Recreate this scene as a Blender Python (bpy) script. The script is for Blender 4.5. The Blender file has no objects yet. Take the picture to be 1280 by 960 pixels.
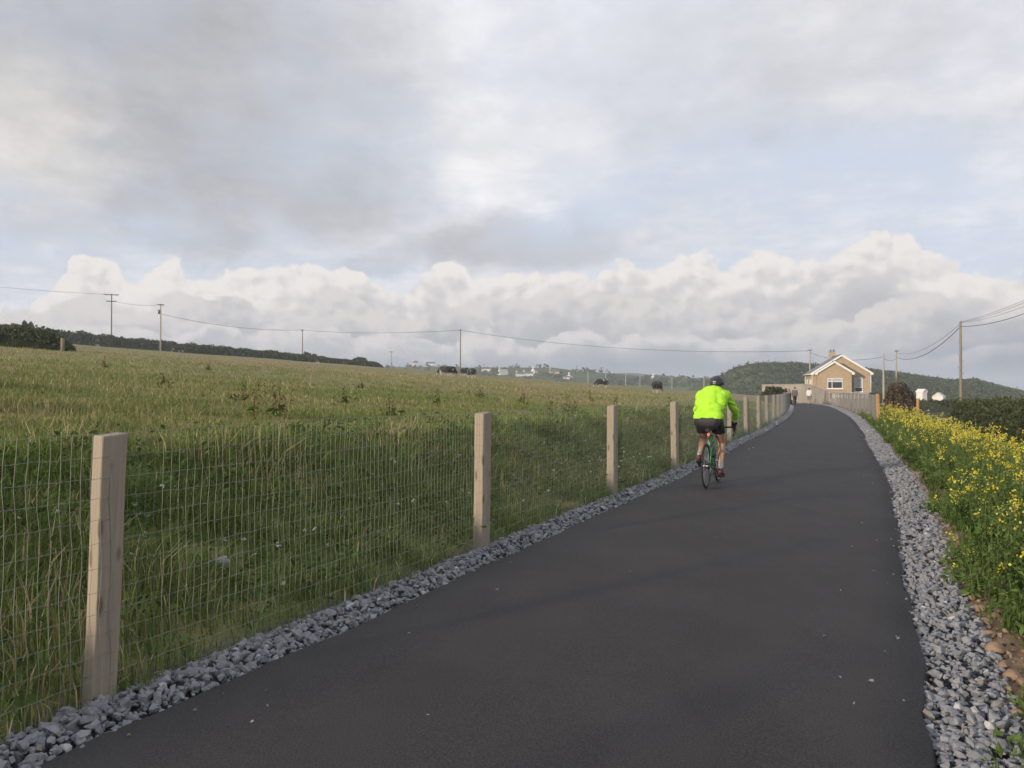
import bpy, bmesh, math, random
import numpy as np
from mathutils import Vector, Matrix

random.seed(7)
RNG = np.random.default_rng(11)
R = math.radians
SC = bpy.context.scene
COL = SC.collection
FPX = 965.0                      # focal length of the photograph in its own pixels
EYE = 1.5

# ------------------------------------------------------------------ camera
cam_d = bpy.data.cameras.new('camera')
cam = bpy.data.objects.new('camera', cam_d)
COL.objects.link(cam)
cam_d.sensor_width = 36.0
cam_d.lens = 36.0 * FPX / 1280.0
cam_d.clip_start = 0.05
cam_d.clip_end = 9000
cam.location = (0, 0, EYE)
cam.rotation_euler = (R(90) + math.atan(8.0 / FPX), 0, 0)
SC.camera = cam

# ------------------------------------------------------------------ exposure
SC.view_settings.view_transform = 'Standard'
SC.view_settings.look = 'None'
SC.view_settings.exposure = 0.20
SC.view_settings.gamma = 1.0
SC.view_settings.use_curve_mapping = False
SC.render.engine = 'CYCLES'
SC.cycles.max_bounces = 5
SC.cycles.diffuse_bounces = 3
SC.cycles.glossy_bounces = 2
SC.cycles.transmission_bounces = 3
SC.cycles.transparent_max_bounces = 6
SC.cycles.volume_bounces = 0
SC.cycles.use_denoising = True
SC.cycles.use_adaptive_sampling = True
SC.cycles.adaptive_threshold = 0.015

# ------------------------------------------------------------------ sun
SUN_EL = R(10.0)
SH = Vector((-0.79, -0.61, 0)).normalized()
SUN_DIR = Vector((SH.x * math.cos(SUN_EL), SH.y * math.cos(SUN_EL), math.sin(SUN_EL)))
sun_d = bpy.data.lights.new('sun', 'SUN')
sun_d.energy = 3.7
sun_d.angle = R(3.0)          # low sun through thin cloud
sun_d.color = (1.0, 0.83, 0.64)
sun = bpy.data.objects.new('sun', sun_d)
COL.objects.link(sun)
sun.rotation_euler = (-SUN_DIR).to_track_quat('-Z', 'Y').to_euler()


# ------------------------------------------------------------------ node expressions
class E:
    """a node socket with arithmetic"""
    nt = None

    def __init__(self, s):
        self.s = s

    @staticmethod
    def math(op, *a, clamp=False):
        n = E.nt.nodes.new('ShaderNodeMath')
        n.operation = op
        n.use_clamp = clamp
        for i, v in enumerate(a):
            if isinstance(v, E):
                E.nt.links.new(v.s, n.inputs[i])
            else:
                n.inputs[i].default_value = v
        return E(n.outputs[0])

    def __add__(s, o): return E.math('ADD', s, o)
    def __radd__(s, o): return E.math('ADD', o, s)
    def __sub__(s, o): return E.math('SUBTRACT', s, o)
    def __rsub__(s, o): return E.math('SUBTRACT', o, s)
    def __mul__(s, o): return E.math('MULTIPLY', s, o)
    def __rmul__(s, o): return E.math('MULTIPLY', o, s)
    def __truediv__(s, o): return E.math('DIVIDE', s, o)


def smooth(x, a, b):
    n = E.nt.nodes.new('ShaderNodeMapRange')
    n.interpolation_type = 'SMOOTHSTEP'
    E.nt.links.new(x.s, n.inputs['Value'])
    for k, v in (('From Min', a), ('From Max', b)):
        if isinstance(v, E):
            E.nt.links.new(v.s, n.inputs[k])
        else:
            n.inputs[k].default_value = v
    return E(n.outputs[0])


def comb(x, y, z=0.0):
    n = E.nt.nodes.new('ShaderNodeCombineXYZ')
    for i, v in enumerate((x, y, z)):
        if isinstance(v, E):
            E.nt.links.new(v.s, n.inputs[i])
        else:
            n.inputs[i].default_value = v
    return E(n.outputs[0])


NOISE_DIM = '2D'


def noise(vec, scale=1.0, detail=6.0, rough=0.5, dist=0.0):
    n = E.nt.nodes.new('ShaderNodeTexNoise')
    n.noise_dimensions = NOISE_DIM
    n.inputs['Scale'].default_value = scale
    n.inputs['Detail'].default_value = detail
    n.inputs['Roughness'].default_value = rough
    n.inputs['Distortion'].default_value = dist
    if vec is not None:
        E.nt.links.new(vec.s, n.inputs['Vector'])
    return E(n.outputs[0])


def voro(vec, scale=1.0, smoothness=0.5):
    n = E.nt.nodes.new('ShaderNodeTexVoronoi')
    n.voronoi_dimensions = '2D'
    n.feature = 'SMOOTH_F1'
    n.inputs['Scale'].default_value = scale
    n.inputs['Smoothness'].default_value = smoothness
    E.nt.links.new(vec.s, n.inputs['Vector'])
    return E(n.outputs['Distance'])


def mixc(f, a, b):
    n = E.nt.nodes.new('ShaderNodeMix')
    n.data_type = 'RGBA'
    n.clamp_factor = True
    if isinstance(f, E):
        E.nt.links.new(f.s, n.inputs[0])
    else:
        n.inputs[0].default_value = f
    for i, v in ((6, a), (7, b)):
        if isinstance(v, E):
            E.nt.links.new(v.s, n.inputs[i])
        else:
            n.inputs[i].default_value = (*v, 1.0) if len(v) == 3 else v
    return E(n.outputs[2])


def scalec(c, k):
    n = E.nt.nodes.new('ShaderNodeVectorMath')
    n.operation = 'SCALE'
    E.nt.links.new(c.s, n.inputs[0])
    if isinstance(k, E):
        E.nt.links.new(k.s, n.inputs['Scale'])
    else:
        n.inputs['Scale'].default_value = k
    return E(n.outputs[0])


def fcurve(x, pts):
    n = E.nt.nodes.new('ShaderNodeFloatCurve')
    c = n.mapping.curves[0]
    while len(c.points) < len(pts):
        c.points.new(0.5, 0.5)
    for p, (a, b) in zip(c.points, pts):
        p.location = (a, b)
        p.handle_type = 'AUTO'
    n.mapping.update()
    E.nt.links.new(x.s, n.inputs['Value'])
    return E(n.outputs[0])


# ------------------------------------------------------------------ sky: nishita blue under procedural clouds
W = bpy.data.worlds.new('World')
SC.world = W
W.use_nodes = True
E.nt = W.node_tree
for n in list(E.nt.nodes):
    E.nt.nodes.remove(n)


def azel(px, py):
    u, v = (px - 640) / FPX, (488 - py) / FPX
    return math.atan(u), math.atan(v / math.sqrt(1 + u * u))


def build_sky():
    nt = E.nt
    out = nt.nodes.new('ShaderNodeOutputWorld')
    bg = nt.nodes.new('ShaderNodeBackground')
    nt.links.new(bg.outputs[0], out.inputs[0])
    bg.inputs['Strength'].default_value = 0.10
    sky = nt.nodes.new('ShaderNodeTexSky')
    sky.sky_type = 'NISHITA'
    sky.sun_disc = False
    sky.sun_elevation = SUN_EL
    sky.sun_rotation = math.atan2(SH.x, SH.y)
    sky.air_density = 1.0
    sky.dust_density = 0.6
    blue = E(sky.outputs[0])
    tc = nt.nodes.new('ShaderNodeTexCoord')
    sep = nt.nodes.new('ShaderNodeSeparateXYZ')
    nt.links.new(tc.outputs['Generated'], sep.inputs[0])
    dx, dy, dz = (E(sep.outputs[i]) for i in range(3))
    az = E.math('ARCTAN2', dx, dy)
    el = E.math('ARCSINE', dz)
    p0 = comb(az, el * 1.35)
    # domain warp: ragged cloud edges
    w1 = noise(p0, 3.6, 8, 0.60) - 0.5
    w2 = noise(comb(az + 7.3, el * 1.35 + 3.1), 3.6, 8, 0.60) - 0.5
    w3 = noise(comb(az - 5.3, el * 1.35 + 1.7), 13.0, 6, 0.62) - 0.5
    azw = az + w1 * 0.17 + w3 * 0.06
    elw = el + w2 * 0.13 + w3 * 0.045

    def blob(px, py, sx, sy, edge=0.5):
        a, e = azel(px, py)
        qx = (azw - a) / (sx / FPX)
        qy = (elw - e) / (sy / FPX)
        r = E.math('SQRT', qx * qx + qy * qy)
        return 1.0 - smooth(r, 1.0 - edge, 1.0 + edge)

    base = noise(p0, 3.2, 7, 0.58)
    # thin streaks of a flat high layer, seen at a slant
    inv = E.math('DIVIDE', 1.0, E.math('MAXIMUM', dz, 0.03) + 0.10)
    flat = comb(dx * inv, dy * inv)
    streak = noise(flat, 1.6, 8, 0.58, 0.5)
    fine = noise(flat, 5.0, 7, 0.62)
    veil = smooth(base * 0.50 + streak * 0.30 + fine * 0.20, 0.40, 0.60)
    gaps = E.math('MAXIMUM', blob(960, 265, 330, 75), blob(210, 305, 330, 40))
    gaps = E.math('MAXIMUM', gaps, blob(500, 110, 140, 70) * 0.35)
    gaps = E.math('MAXIMUM', gaps, blob(440, 185, 120, 40) * 0.35)
    gaps = E.math('MAXIMUM', gaps, blob(1240, 290, 160, 60) * 0.9)
    alpha = E.math('SUBTRACT', 0.70 + veil * 0.30, gaps * (0.66 - veil * 0.45), clamp=True)
    dark = blob(185, 70, 300, 150, 0.6)
    dark = E.math('MAXIMUM', dark, blob(300, 200, 190, 90) * 1.0)
    dark = E.math('MAXIMUM', dark, blob(80, 262, 190, 50) * 0.75)
    dark = E.math('MAXIMUM', dark, blob(240, 285, 110, 40) * 1.0)
    dark = E.math('MAXIMUM', dark, blob(660, 305, 170, 42) * 0.85)
    dark = E.math('MAXIMUM', dark, blob(930, 120, 210, 110, 0.8) * 0.42)
    dark = E.math('MAXIMUM', dark, blob(490, 318, 60, 20) * 0.7)
    lite = blob(5, 150, 85, 75) * 1.0
    lite = E.math('MAXIMUM', lite, blob(50, 225, 90, 40) * 0.6)
    lite = E.math('MAXIMUM', lite, blob(640, 180, 105, 70) * 0.85)
    lite = E.math('MAXIMUM', lite, blob(790, 40, 260, 80, 0.8) * 0.5)
    lite = E.math('MAXIMUM', lite, blob(750, 262, 36, 36) * 0.9)
    lite = E.math('MAXIMUM', lite, blob(795, 292, 32, 18) * 0.9)
    lite = E.math('MAXIMUM', lite, blob(930, 205, 30, 14) * 0.7)
    lite = E.math('MAXIMUM', lite, blob(1225, 100, 130, 14, 0.9) * 0.6)
    tex = (noise(p0, 9.0, 7, 0.65) - 0.5) * 0.16 + (fine - 0.5) * 0.20 + (streak - 0.5) * 0.12
    lum = 0.695 + tex - dark * 0.25 + lite * 0.12
    cloud = mixc(lite * 0.8 + dark * 0.25 + (base - 0.45) * 0.4, (0.97, 0.985, 1.065), (1.025, 0.995, 0.97))
    cloud = scalec(cloud, lum * 10.0)
    sky_blue = mixc(0.88, blue, (5.9, 6.5, 7.65))
    col = mixc(alpha, sky_blue, cloud)

    # banks of cumulus low over the land
    def bank(col, pts, amp, seed, lit, mid, low, dep, lowdep, edge):
        t = (az + 0.70) / 1.40
        PT = []
        for px, py in pts:
            a, e = azel(px, py)
            PT.append(((a + 0.70) / 1.40, max(e, 0.0) / 0.35))
        T = fcurve(E.math('MINIMUM', E.math('MAXIMUM', t, 0.0), 1.0), PT) * 0.35
        q = comb(az + seed + w3 * 0.035, el * 1.25 + w1 * 0.05 + seed)
        q2 = comb(az + seed - 0.010 + w3 * 0.035, el * 1.25 + w1 * 0.05 + seed + 0.013)
        v1, v2, v4 = voro(q, 13.0, 0.35), voro(q, 31.0, 0.3), voro(q, 70.0, 0.3)
        n1 = noise(q, 16.0, 7, 0.62) - 0.5
        bump = (0.42 - v1) * 0.85 + (0.42 - v2) * 0.45 + (0.42 - v4) * 0.22 + n1 * 0.9
        dpt = T + bump * amp - el
        a = smooth(dpt, -edge, edge)
        rel = (voro(q2, 13.0, 0.35) - v1) * 0.8 + (voro(q2, 31.0, 0.3) - v2) * 0.7 + (voro(q2, 70.0, 0.3) - v4) * 0.4
        soft = noise(comb(az * 1.0 + seed * 2.0, el * 1.9 + w1 * 0.05), 7.5, 4, 0.5) - 0.5
        f = smooth(dpt * (1.0 / dep) + soft * 2.4 + n1 * 0.65 - rel * 1.6, -0.05, 1.30)
        f2 = smooth(dpt * (1.0 / lowdep) + soft * 1.8 + n1 * 0.25 - rel * 0.35, 0.50, 1.35)
        c = mixc(f2, mixc(f, lit, mid), low)
        return mixc(a, col, scalec(c, 10.0))

    col = bank(col, [(-120, 365), (10, 408), (45, 385), (75, 342), (105, 324), (140, 330), (162, 354), (186, 334), (212, 326), (236, 356), (262, 358), (292, 344),
                     (350, 338), (420, 332), (488, 362), (512, 360), (545, 337), (620, 346), (690, 342), (760, 338), (810, 332), (860, 328), (930, 325), (1000, 322),
                     (1060, 314), (1085, 302), (1105, 294), (1140, 302), (1158, 322), (1200, 330), (1290, 334), (1400, 320)],
               0.034, 1.7, (0.775, 0.74, 0.715), (0.60, 0.585, 0.585), (0.455, 0.455, 0.48), 0.046, 0.078, 0.0038)
    col = bank(col, [(-120, 400), (40, 392), (110, 372), (150, 392), (200, 375), (250, 372), (300, 368), (340, 392), (420, 372), (470, 380), (520, 392), (570, 372), (640, 378), (700, 366),
                     (770, 372), (830, 388), (900, 378), (960, 398), (1020, 402), (1080, 392), (1140, 378), (1200, 370), (1250, 372), (1300, 368), (1400, 372)],
               0.036, 9.3, (0.645, 0.62, 0.605), (0.515, 0.51, 0.525), (0.40, 0.41, 0.44), 0.034, 0.050, 0.004)
    col = bank(col, [(-120, 430), (60, 415), (160, 412), (250, 418), (330, 412), (420, 418), (500, 420), (600, 418), (660, 428), (720, 418),
                     (790, 428), (850, 418), (930, 432), (1000, 428), (1060, 436), (1120, 440), (1180, 440), (1240, 436), (1300, 440), (1400, 420)],
               0.026, 5.1, (0.66, 0.635, 0.63), (0.48, 0.485, 0.51), (0.375, 0.40, 0.445), 0.022, 0.040, 0.003)
    lowf = 1.0 - smooth(el + w3 * 0.045 + w1 * 0.06 - az * 0.020, 0.004, 0.062)
    col = mixc(lowf * 0.95, col, (3.0, 3.4, 4.05))
    nt.links.new(col.s, bg.inputs['Color'])
    W.cycles.sampling_method = 'NONE'


build_sky()
NOISE_DIM = '3D'


# ------------------------------------------------------------------ scene helpers
def tag(o, label=None, cat=None, group=None, kind=None):
    if label: o['label'] = label
    if cat: o['category'] = cat
    if group: o['group'] = group
    if kind: o['kind'] = kind
    return o


def empty(name, loc, rz=0.0):
    o = bpy.data.objects.new(name, None)
    COL.objects.link(o)
    o.empty_display_size = 0.2
    o.location = loc
    o.rotation_euler = (0, 0, rz)
    return o


def link(name, me, mat=None, parent=None, loc=None):
    o = bpy.data.objects.new(name, me)
    COL.objects.link(o)
    if mat is not None:
        me.materials.clear()
        for m in (mat if isinstance(mat, (list, tuple)) else [mat]):
            me.materials.append(m)
    if parent is not None:
        o.parent = parent
    if loc is not None:
        o.location = loc
    return o


def np_mesh(name, verts, quads=None, tris=None, col=None, smooth_shade=False):
    """mesh from numpy arrays, optional per-vertex colour attribute 'tint'"""
    me = bpy.data.meshes.new(name)
    nq = 0 if quads is None else len(quads)
    nt = 0 if tris is None else len(tris)
    me.vertices.add(len(verts))
    me.vertices.foreach_set('co', np.ascontiguousarray(verts, dtype=np.float32).ravel())
    loops = []
    if nq: loops.append(np.asarray(quads, dtype=np.int32).ravel())
    if nt: loops.append(np.asarray(tris, dtype=np.int32).ravel())
    loops = np.concatenate(loops)
    me.loops.add(len(loops))
    me.loops.foreach_set('vertex_index', loops)
    me.polygons.add(nq + nt)
    starts = np.concatenate([np.arange(nq) * 4, nq * 4 + np.arange(nt) * 3]).astype(np.int32)
    me.polygons.foreach_set('loop_start', starts)
    me.polygons.foreach_set('use_smooth', np.full(nq + nt, smooth_shade, dtype=bool))
    me.update(calc_edges=True)
    if col is not None:
        a = me.attributes.new('tint', 'FLOAT_COLOR', 'POINT')
        c = np.ones((len(verts), 4), dtype=np.float32)
        c[:, :col.shape[1]] = col
        a.data.foreach_set('color', c.ravel())
    me.validate()
    return me


_BALL = {}


def ball(sub):
    if sub not in _BALL:
        bm = bmesh.new()
        bmesh.ops.create_icosphere(bm, subdivisions=sub, radius=1.0)
        _BALL[sub] = [v.co.copy() for v in bm.verts]
        bm.free()
    return _BALL[sub]


class MB:
    """collects shapes in one bmesh"""

    def __init__(self):
        self.bm = bmesh.new()

    def box(self, c, s, rot=None, bevel=0.0):
        r = bmesh.ops.create_cube(self.bm, size=1.0)
        vs = r['verts']
        bmesh.ops.scale(self.bm, vec=s, verts=vs)
        if bevel > 0:
            es = list({e for v in vs for e in v.link_edges})
            b = bmesh.ops.bevel(self.bm, geom=es, offset=bevel, segments=1, affect='EDGES', profile=0.5)
            vs = list({v for f in b['faces'] for v in f.verts} | {v for v in vs if v.is_valid})
        if rot is not None:
            bmesh.ops.transform(self.bm, matrix=rot.to_4x4(), verts=vs)
        bmesh.ops.translate(self.bm, vec=c, verts=vs)
        return self

    def poly(self, pts, faces):
        vs = [self.bm.verts.new(p) for p in pts]
        for f in faces:
            self.bm.faces.new([vs[i] for i in f])
        return self

    def prism(self, pts, d):
        """extrude a planar outline along d"""
        d = Vector(d)
        a = [self.bm.verts.new(p) for p in pts]
        b = [self.bm.verts.new(Vector(p) + d) for p in pts]
        n = len(pts)
        self.bm.faces.new(a[::-1])
        self.bm.faces.new(b)
        for i in range(n):
            self.bm.faces.new((a[i], a[(i + 1) % n], b[(i + 1) % n], b[i]))
        return self

    def tube(self, pts, r, n=8, cap=True, closed=False):
        pts = [Vector(p) for p in pts]
        rs = r if isinstance(r, (list, tuple)) else [r] * len(pts)
        rings = []
        N = len(pts)
        up = Vector((0, 0, 1))
        for i, p in enumerate(pts):
            if closed:
                t = (pts[(i + 1) % N] - pts[i - 1]).normalized()
            else:
                t = (pts[min(i + 1, N - 1)] - pts[max(i - 1, 0)]).normalized()
            ref = up if abs(t.dot(up)) < 0.95 else Vector((1, 0, 0))
            a = t.cross(ref).normalized()
            b = t.cross(a).normalized()
            rings.append([self.bm.verts.new(p + (a * math.cos(2 * math.pi * k / n) + b * math.sin(2 * math.pi * k / n)) * rs[i]) for k in range(n)])
        for i in range(N if closed else N - 1):
            A, B = rings[i], rings[(i + 1) % N]
            for k in range(n):
                self.bm.faces.new((A[k], A[(k + 1) % n], B[(k + 1) % n], B[k]))
        if cap and not closed:
            self.bm.faces.new(rings[0][::-1])
            self.bm.faces.new(rings[-1])
        return self

    def ell(self, c, r, rot=None, sub=2):
        o = bmesh.ops.create_icosphere(self.bm, subdivisions=sub, radius=1.0)
        bmesh.ops.scale(self.bm, vec=r, verts=o['verts'])
        if rot is not None:
            bmesh.ops.transform(self.bm, matrix=rot.to_4x4(), verts=o['verts'])
        bmesh.ops.translate(self.bm, vec=c, verts=o['verts'])
        return self

    def cap(self, a, ra, b, rb, sub=2):
        """tapered capsule: hull of two balls"""
        vs = []
        for c, r in ((a, ra), (b, rb)):
            c = Vector(c)
            vs += [self.bm.verts.new(c + q * r) for q in ball(sub)]
        h = bmesh.ops.convex_hull(self.bm, input=vs)
        bad = [g for g in h['geom_interior'] if isinstance(g, bmesh.types.BMVert) and g.is_valid]
        if bad:
            bmesh.ops.delete(self.bm, geom=bad, context='VERTS')
        return self

    def chain(self, pts, sub=2):
        """pts: list of (xyz, radius)"""
        for (a, ra), (b, rb) in zip(pts[:-1], pts[1:]):
            self.cap(a, ra, b, rb, sub)
        return self

    def mesh(self, name, smooth_shade=False):
        me = bpy.data.meshes.new(name)
        bmesh.ops.recalc_face_normals(self.bm, faces=self.bm.faces[:])
        if smooth_shade:
            for f in self.bm.faces: f.smooth = True
        self.bm.to_mesh(me)
        self.bm.free()
        return me

    def build(self, name, mat, parent=None, smooth_shade=False, loc=None):
        return link(name, self.mesh(name, smooth_shade), mat, parent, loc)

    def fused(self, name, voxel, smooth_it=3, cuts=()):
        """one continuous surface over everything collected; cuts: (point, normal) removes what lies on the normal's side"""
        me = bpy.data.meshes.new('raw')
        self.bm.to_mesh(me)
        self.bm.free()
        o = bpy.data.objects.new('raw', me)
        COL.objects.link(o)
        m = o.modifiers.new('r', 'REMESH')
        m.mode = 'VOXEL'
        m.voxel_size = voxel
        m.use_smooth_shade = True
        if smooth_it:
            s = o.modifiers.new('s', 'SMOOTH')
            s.factor = 0.5
            s.iterations = smooth_it
        dg = bpy.context.evaluated_depsgraph_get()
        res = bpy.data.meshes.new_from_object(o.evaluated_get(dg))
        bpy.data.objects.remove(o)
        bpy.data.meshes.remove(me)
        res.name = name
        if cuts:
            bm = bmesh.new()
            bm.from_mesh(res)
            for p, n in cuts:
                g = bm.verts[:] + bm.edges[:] + bm.faces[:]
                bmesh.ops.bisect_plane(bm, geom=g, plane_co=p, plane_no=n, clear_outer=True)
            bm.to_mesh(res)
            bm.free()
        for p in res.polygons: p.use_smooth = True
        return res


# ------------------------------------------------------------------ materials
def newmat(name):
    m = bpy.data.materials.new(name)
    m.use_nodes = True
    E.nt = m.node_tree
    b = E.nt.nodes['Principled BSDF']
    return m, b


def setc(b, key, v):
    if isinstance(v, E):
        E.nt.links.new(v.s, b.inputs[key])
    else:
        b.inputs[key].default_value = v


def objco():
    n = E.nt.nodes.new('ShaderNodeTexCoord')
    return E(n.outputs['Object'])


def bump(b, h, strength=0.5, dist=0.02):
    n = E.nt.nodes.new('ShaderNodeBump')
    n.inputs['Strength'].default_value = strength
    n.inputs['Distance'].default_value = dist
    E.nt.links.new(h.s, n.inputs['Height'])
    E.nt.links.new(n.outputs[0], b.inputs['Normal'])


def mapv(v, s):
    n = E.nt.nodes.new('ShaderNodeMapping')
    n.inputs['Scale'].default_value = s
    E.nt.links.new(v.s, n.inputs['Vector'])
    return E(n.outputs[0])


def simple(name, c1, c2=None, scale=4.0, rough=0.7, bstr=0.0, bscale=None, metal=0.0, stretch=(1, 1, 1), spec=0.3):
    m, b = newmat(name)
    b.inputs['Roughness'].default_value = rough
    b.inputs['Metallic'].default_value = metal
    b.inputs['Specular IOR Level'].default_value = spec
    if c2 is None:
        c2 = tuple(x * 0.8 for x in c1)
    v = mapv(objco(), stretch)
    f = smooth(noise(v, scale, 6, 0.6), 0.33, 0.67)
    setc(b, 'Base Color', mixc(f, c1, c2))
    if bstr > 0:
        bump(b, noise(v, bscale or scale * 4, 5, 0.6), bstr, 0.01)
    return m


def leafmat(name, rough=0.75, trans=0.35, attr=True, c=(0.08, 0.12, 0.03)):
    m = bpy.data.materials.new(name)
    m.use_nodes = True
    E.nt = nt = m.node_tree
    nt.nodes.remove(nt.nodes['Principled BSDF'])
    out = nt.nodes['Material Output']
    d = nt.nodes.new('ShaderNodeBsdfDiffuse')
    t = nt.nodes.new('ShaderNodeBsdfTranslucent')
    mx = nt.nodes.new('ShaderNodeMixShader')
    mx.inputs[0].default_value = trans
    if attr:
        a = nt.nodes.new('ShaderNodeAttribute')
        a.attribute_name = 'tint'
        cs = E(a.outputs['Color'])
        nt.links.new(cs.s, d.inputs['Color'])
        nt.links.new(cs.s, t.inputs['Color'])
    nt.links.new(d.outputs[0], mx.inputs[1])
    nt.links.new(t.outputs[0], mx.inputs[2])
    nt.links.new(mx.outputs[0], out.inputs[0])
    return m


M = {}
M['grass'] = leafmat('grass_blades', trans=0.30)
M['leaf'] = leafmat('leaves', trans=0.25)
M['petal'] = leafmat('petals_and_leaves', trans=0.30)
M['white_paint'] = simple('white_paint', (0.80, 0.80, 0.78), (0.72, 0.72, 0.70), 3.0, 0.5)
M['render_tan'] = simple('tan_dash_render', (0.43, 0.335, 0.23), (0.37, 0.29, 0.20), 2.2, 0.9, 0.5, 60)
M['slate'] = simple('grey_roof_slate', (0.15, 0.15, 0.165), (0.20, 0.195, 0.20), 3.0, 0.7, 0.4, 25, stretch=(1, 1, 6))
M['glass_dark'] = simple('window_glass', (0.03, 0.035, 0.04), (0.05, 0.055, 0.06), 2.0, 0.08, spec=0.8)
M['curtain'] = simple('pale_blind', (0.42, 0.46, 0.47), (0.36, 0.40, 0.41), 5.0, 0.6)
M['concrete'] = simple('pale_concrete', (0.33, 0.30, 0.26), (0.27, 0.245, 0.21), 0.9, 0.9, 0.3, 15)
M['pole_wood'] = simple('weathered_pole', (0.27, 0.22, 0.165), (0.20, 0.165, 0.125), 2.0, 0.85, 0.4, 10, stretch=(4, 4, 0.5))
M['pole_pale'] = simple('pale_pole', (0.42, 0.38, 0.32), (0.33, 0.30, 0.25), 2.0, 0.85, stretch=(4, 4, 0.5))
M['wire'] = simple('galvanised_wire', (0.28, 0.285, 0.265), (0.22, 0.225, 0.21), 20.0, 0.55, metal=0.2)
M['cable'] = simple('black_cable', (0.05, 0.05, 0.055), (0.06, 0.06, 0.065), 1.0, 0.7)
M['iron'] = simple('grey_ironwork', (0.16, 0.16, 0.17), (0.11, 0.11, 0.12), 8.0, 0.6)
M['porcelain'] = simple('brown_porcelain', (0.20, 0.12, 0.08), (0.15, 0.09, 0.06), 8.0, 0.4)

# ------------------------------------------------------------------ the path's line and the lie of the land
CTRL = [(-12.4, -22), (-5.8, -9), (-2.7, -2.5), (-0.1, 3.07), (0.68, 4.7), (1.74, 7.0), (3.3, 10.3), (4.82, 13.6), (7.07, 18.9), (9.05, 23.6), (11.35, 28.9),
        (17.5, 44), (24.3, 62), (28.9, 75), (30.9, 83), (31.0, 88.5), (29.2, 93.5), (25.5, 97), (20.0, 99.5), (14, 101.5)]
HALF = 1.6


def catmull(P, n=14):
    P = np.array(P, float)
    Q = np.vstack([2 * P[0] - P[1], P, 2 * P[-1] - P[-2]])
    out = []
    for i in range(1, len(Q) - 2):
        p0, p1, p2, p3 = Q[i - 1], Q[i], Q[i + 1], Q[i + 2]
        for k in range(n):
            t = k / n
            out.append(0.5 * ((2 * p1) + (-p0 + p2) * t + (2 * p0 - 5 * p1 + 4 * p2 - p3) * t * t + (-p0 + 3 * p1 - 3 * p2 + p3) * t ** 3))
    out.append(P[-1])
    return np.array(out)


def resample(P, step):
    seg = np.linalg.norm(np.diff(P, axis=0), axis=1)
    s = np.concatenate([[0], np.cumsum(seg)])
    n = int(s[-1] / step)
    t = np.linspace(0, s[-1], n + 1)
    return np.stack([np.interp(t, s, P[:, 0]), np.interp(t, s, P[:, 1])], 1), t


CL, CS = resample(catmull(CTRL), 0.5)
TAN = np.gradient(CL, axis=0)
TAN /= np.linalg.norm(TAN, axis=1)[:, None]
NRM = np.stack([-TAN[:, 1], TAN[:, 0]], 1)         # to the left


def at(s, off):
    """point at arc length s, off metres to the left of the centre line"""
    c = np.stack([np.interp(s, CS, CL[:, 0]), np.interp(s, CS, CL[:, 1])], -1)
    n = np.stack([np.interp(s, CS, NRM[:, 0]), np.interp(s, CS, NRM[:, 1])], -1)
    return c + n * np.asarray(off)[..., None]


def lateral(x, y):
    """signed distance to the centre line, left positive, and arc length of the foot"""
    x = np.asarray(x, float).ravel()
    y = np.asarray(y, float).ravel()
    S = np.empty_like(x)
    A = np.empty_like(x)
    K = CL[::2]
    KS = CS[::2]
    a, b = K[:-1], K[1:]
    ab = b - a
    l2 = (ab ** 2).sum(1)
    for i in range(0, len(x), 20000):
        px, py = x[i:i + 20000, None], y[i:i + 20000, None]
        t = np.clip(((px - a[:, 0]) * ab[:, 0] + (py - a[:, 1]) * ab[:, 1]) / l2, 0, 1)
        qx, qy = a[:, 0] + t * ab[:, 0], a[:, 1] + t * ab[:, 1]
        d2 = (px - qx) ** 2 + (py - qy) ** 2
        k = d2.argmin(1)
        r = np.arange(len(k))
        cr = ab[k, 0] * (py[:, 0] - a[k, 1]) - ab[k, 1] * (px[:, 0] - a[k, 0])
        S[i:i + 20000] = np.sqrt(d2[r, k]) * np.sign(cr)
        A[i:i + 20000] = KS[k] + t[r, k] * (KS[k + 1] - KS[k])
    return S, A


SIDE = np.array([(-40, -80), (-12.4, -22), (-5.8, -9), (-2.7, -2.5), (-0.1, 3.07), (1.74, 7.0), (4.82, 13.6), (9.05, 23.6), (17.5, 44), (24.3, 62), (28.9, 75), (32.5, 88), (40, 115), (75, 230), (160, 500), (420, 1500)], float)


def side_left(x, y):
    return np.asarray(x) < np.interp(y, SIDE[:, 1], SIDE[:, 0])


def sst(a, b, x):
    t = np.clip((x - a) / (b - a), 0, 1)
    return t * t * (3 - 2 * t)


_ph = RNG.uniform(0, 6.28, (3, 24))
_kd = RNG.uniform(0, 6.28, 24)


def lumps(x, y, wl, seed=0):
    """smooth pseudo-noise of about unit size with wavelength wl"""
    z = np.zeros_like(x, dtype=float)
    for k in range(8):
        a = _kd[(k + seed * 5) % 24]
        f = 6.283 / wl * (0.6 + 0.25 * k)
        z += np.sin((x * math.cos(a) + y * math.sin(a)) * f + _ph[seed % 3, (k + seed * 7) % 24]) / (1 + 0.35 * k)
    return z / 2.4


HOUSE = np.array([44.4, 104.0])
HAX = np.array([0.25, 0.968])          # away from the camera
HRT = np.array([0.968, -0.25])


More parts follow.
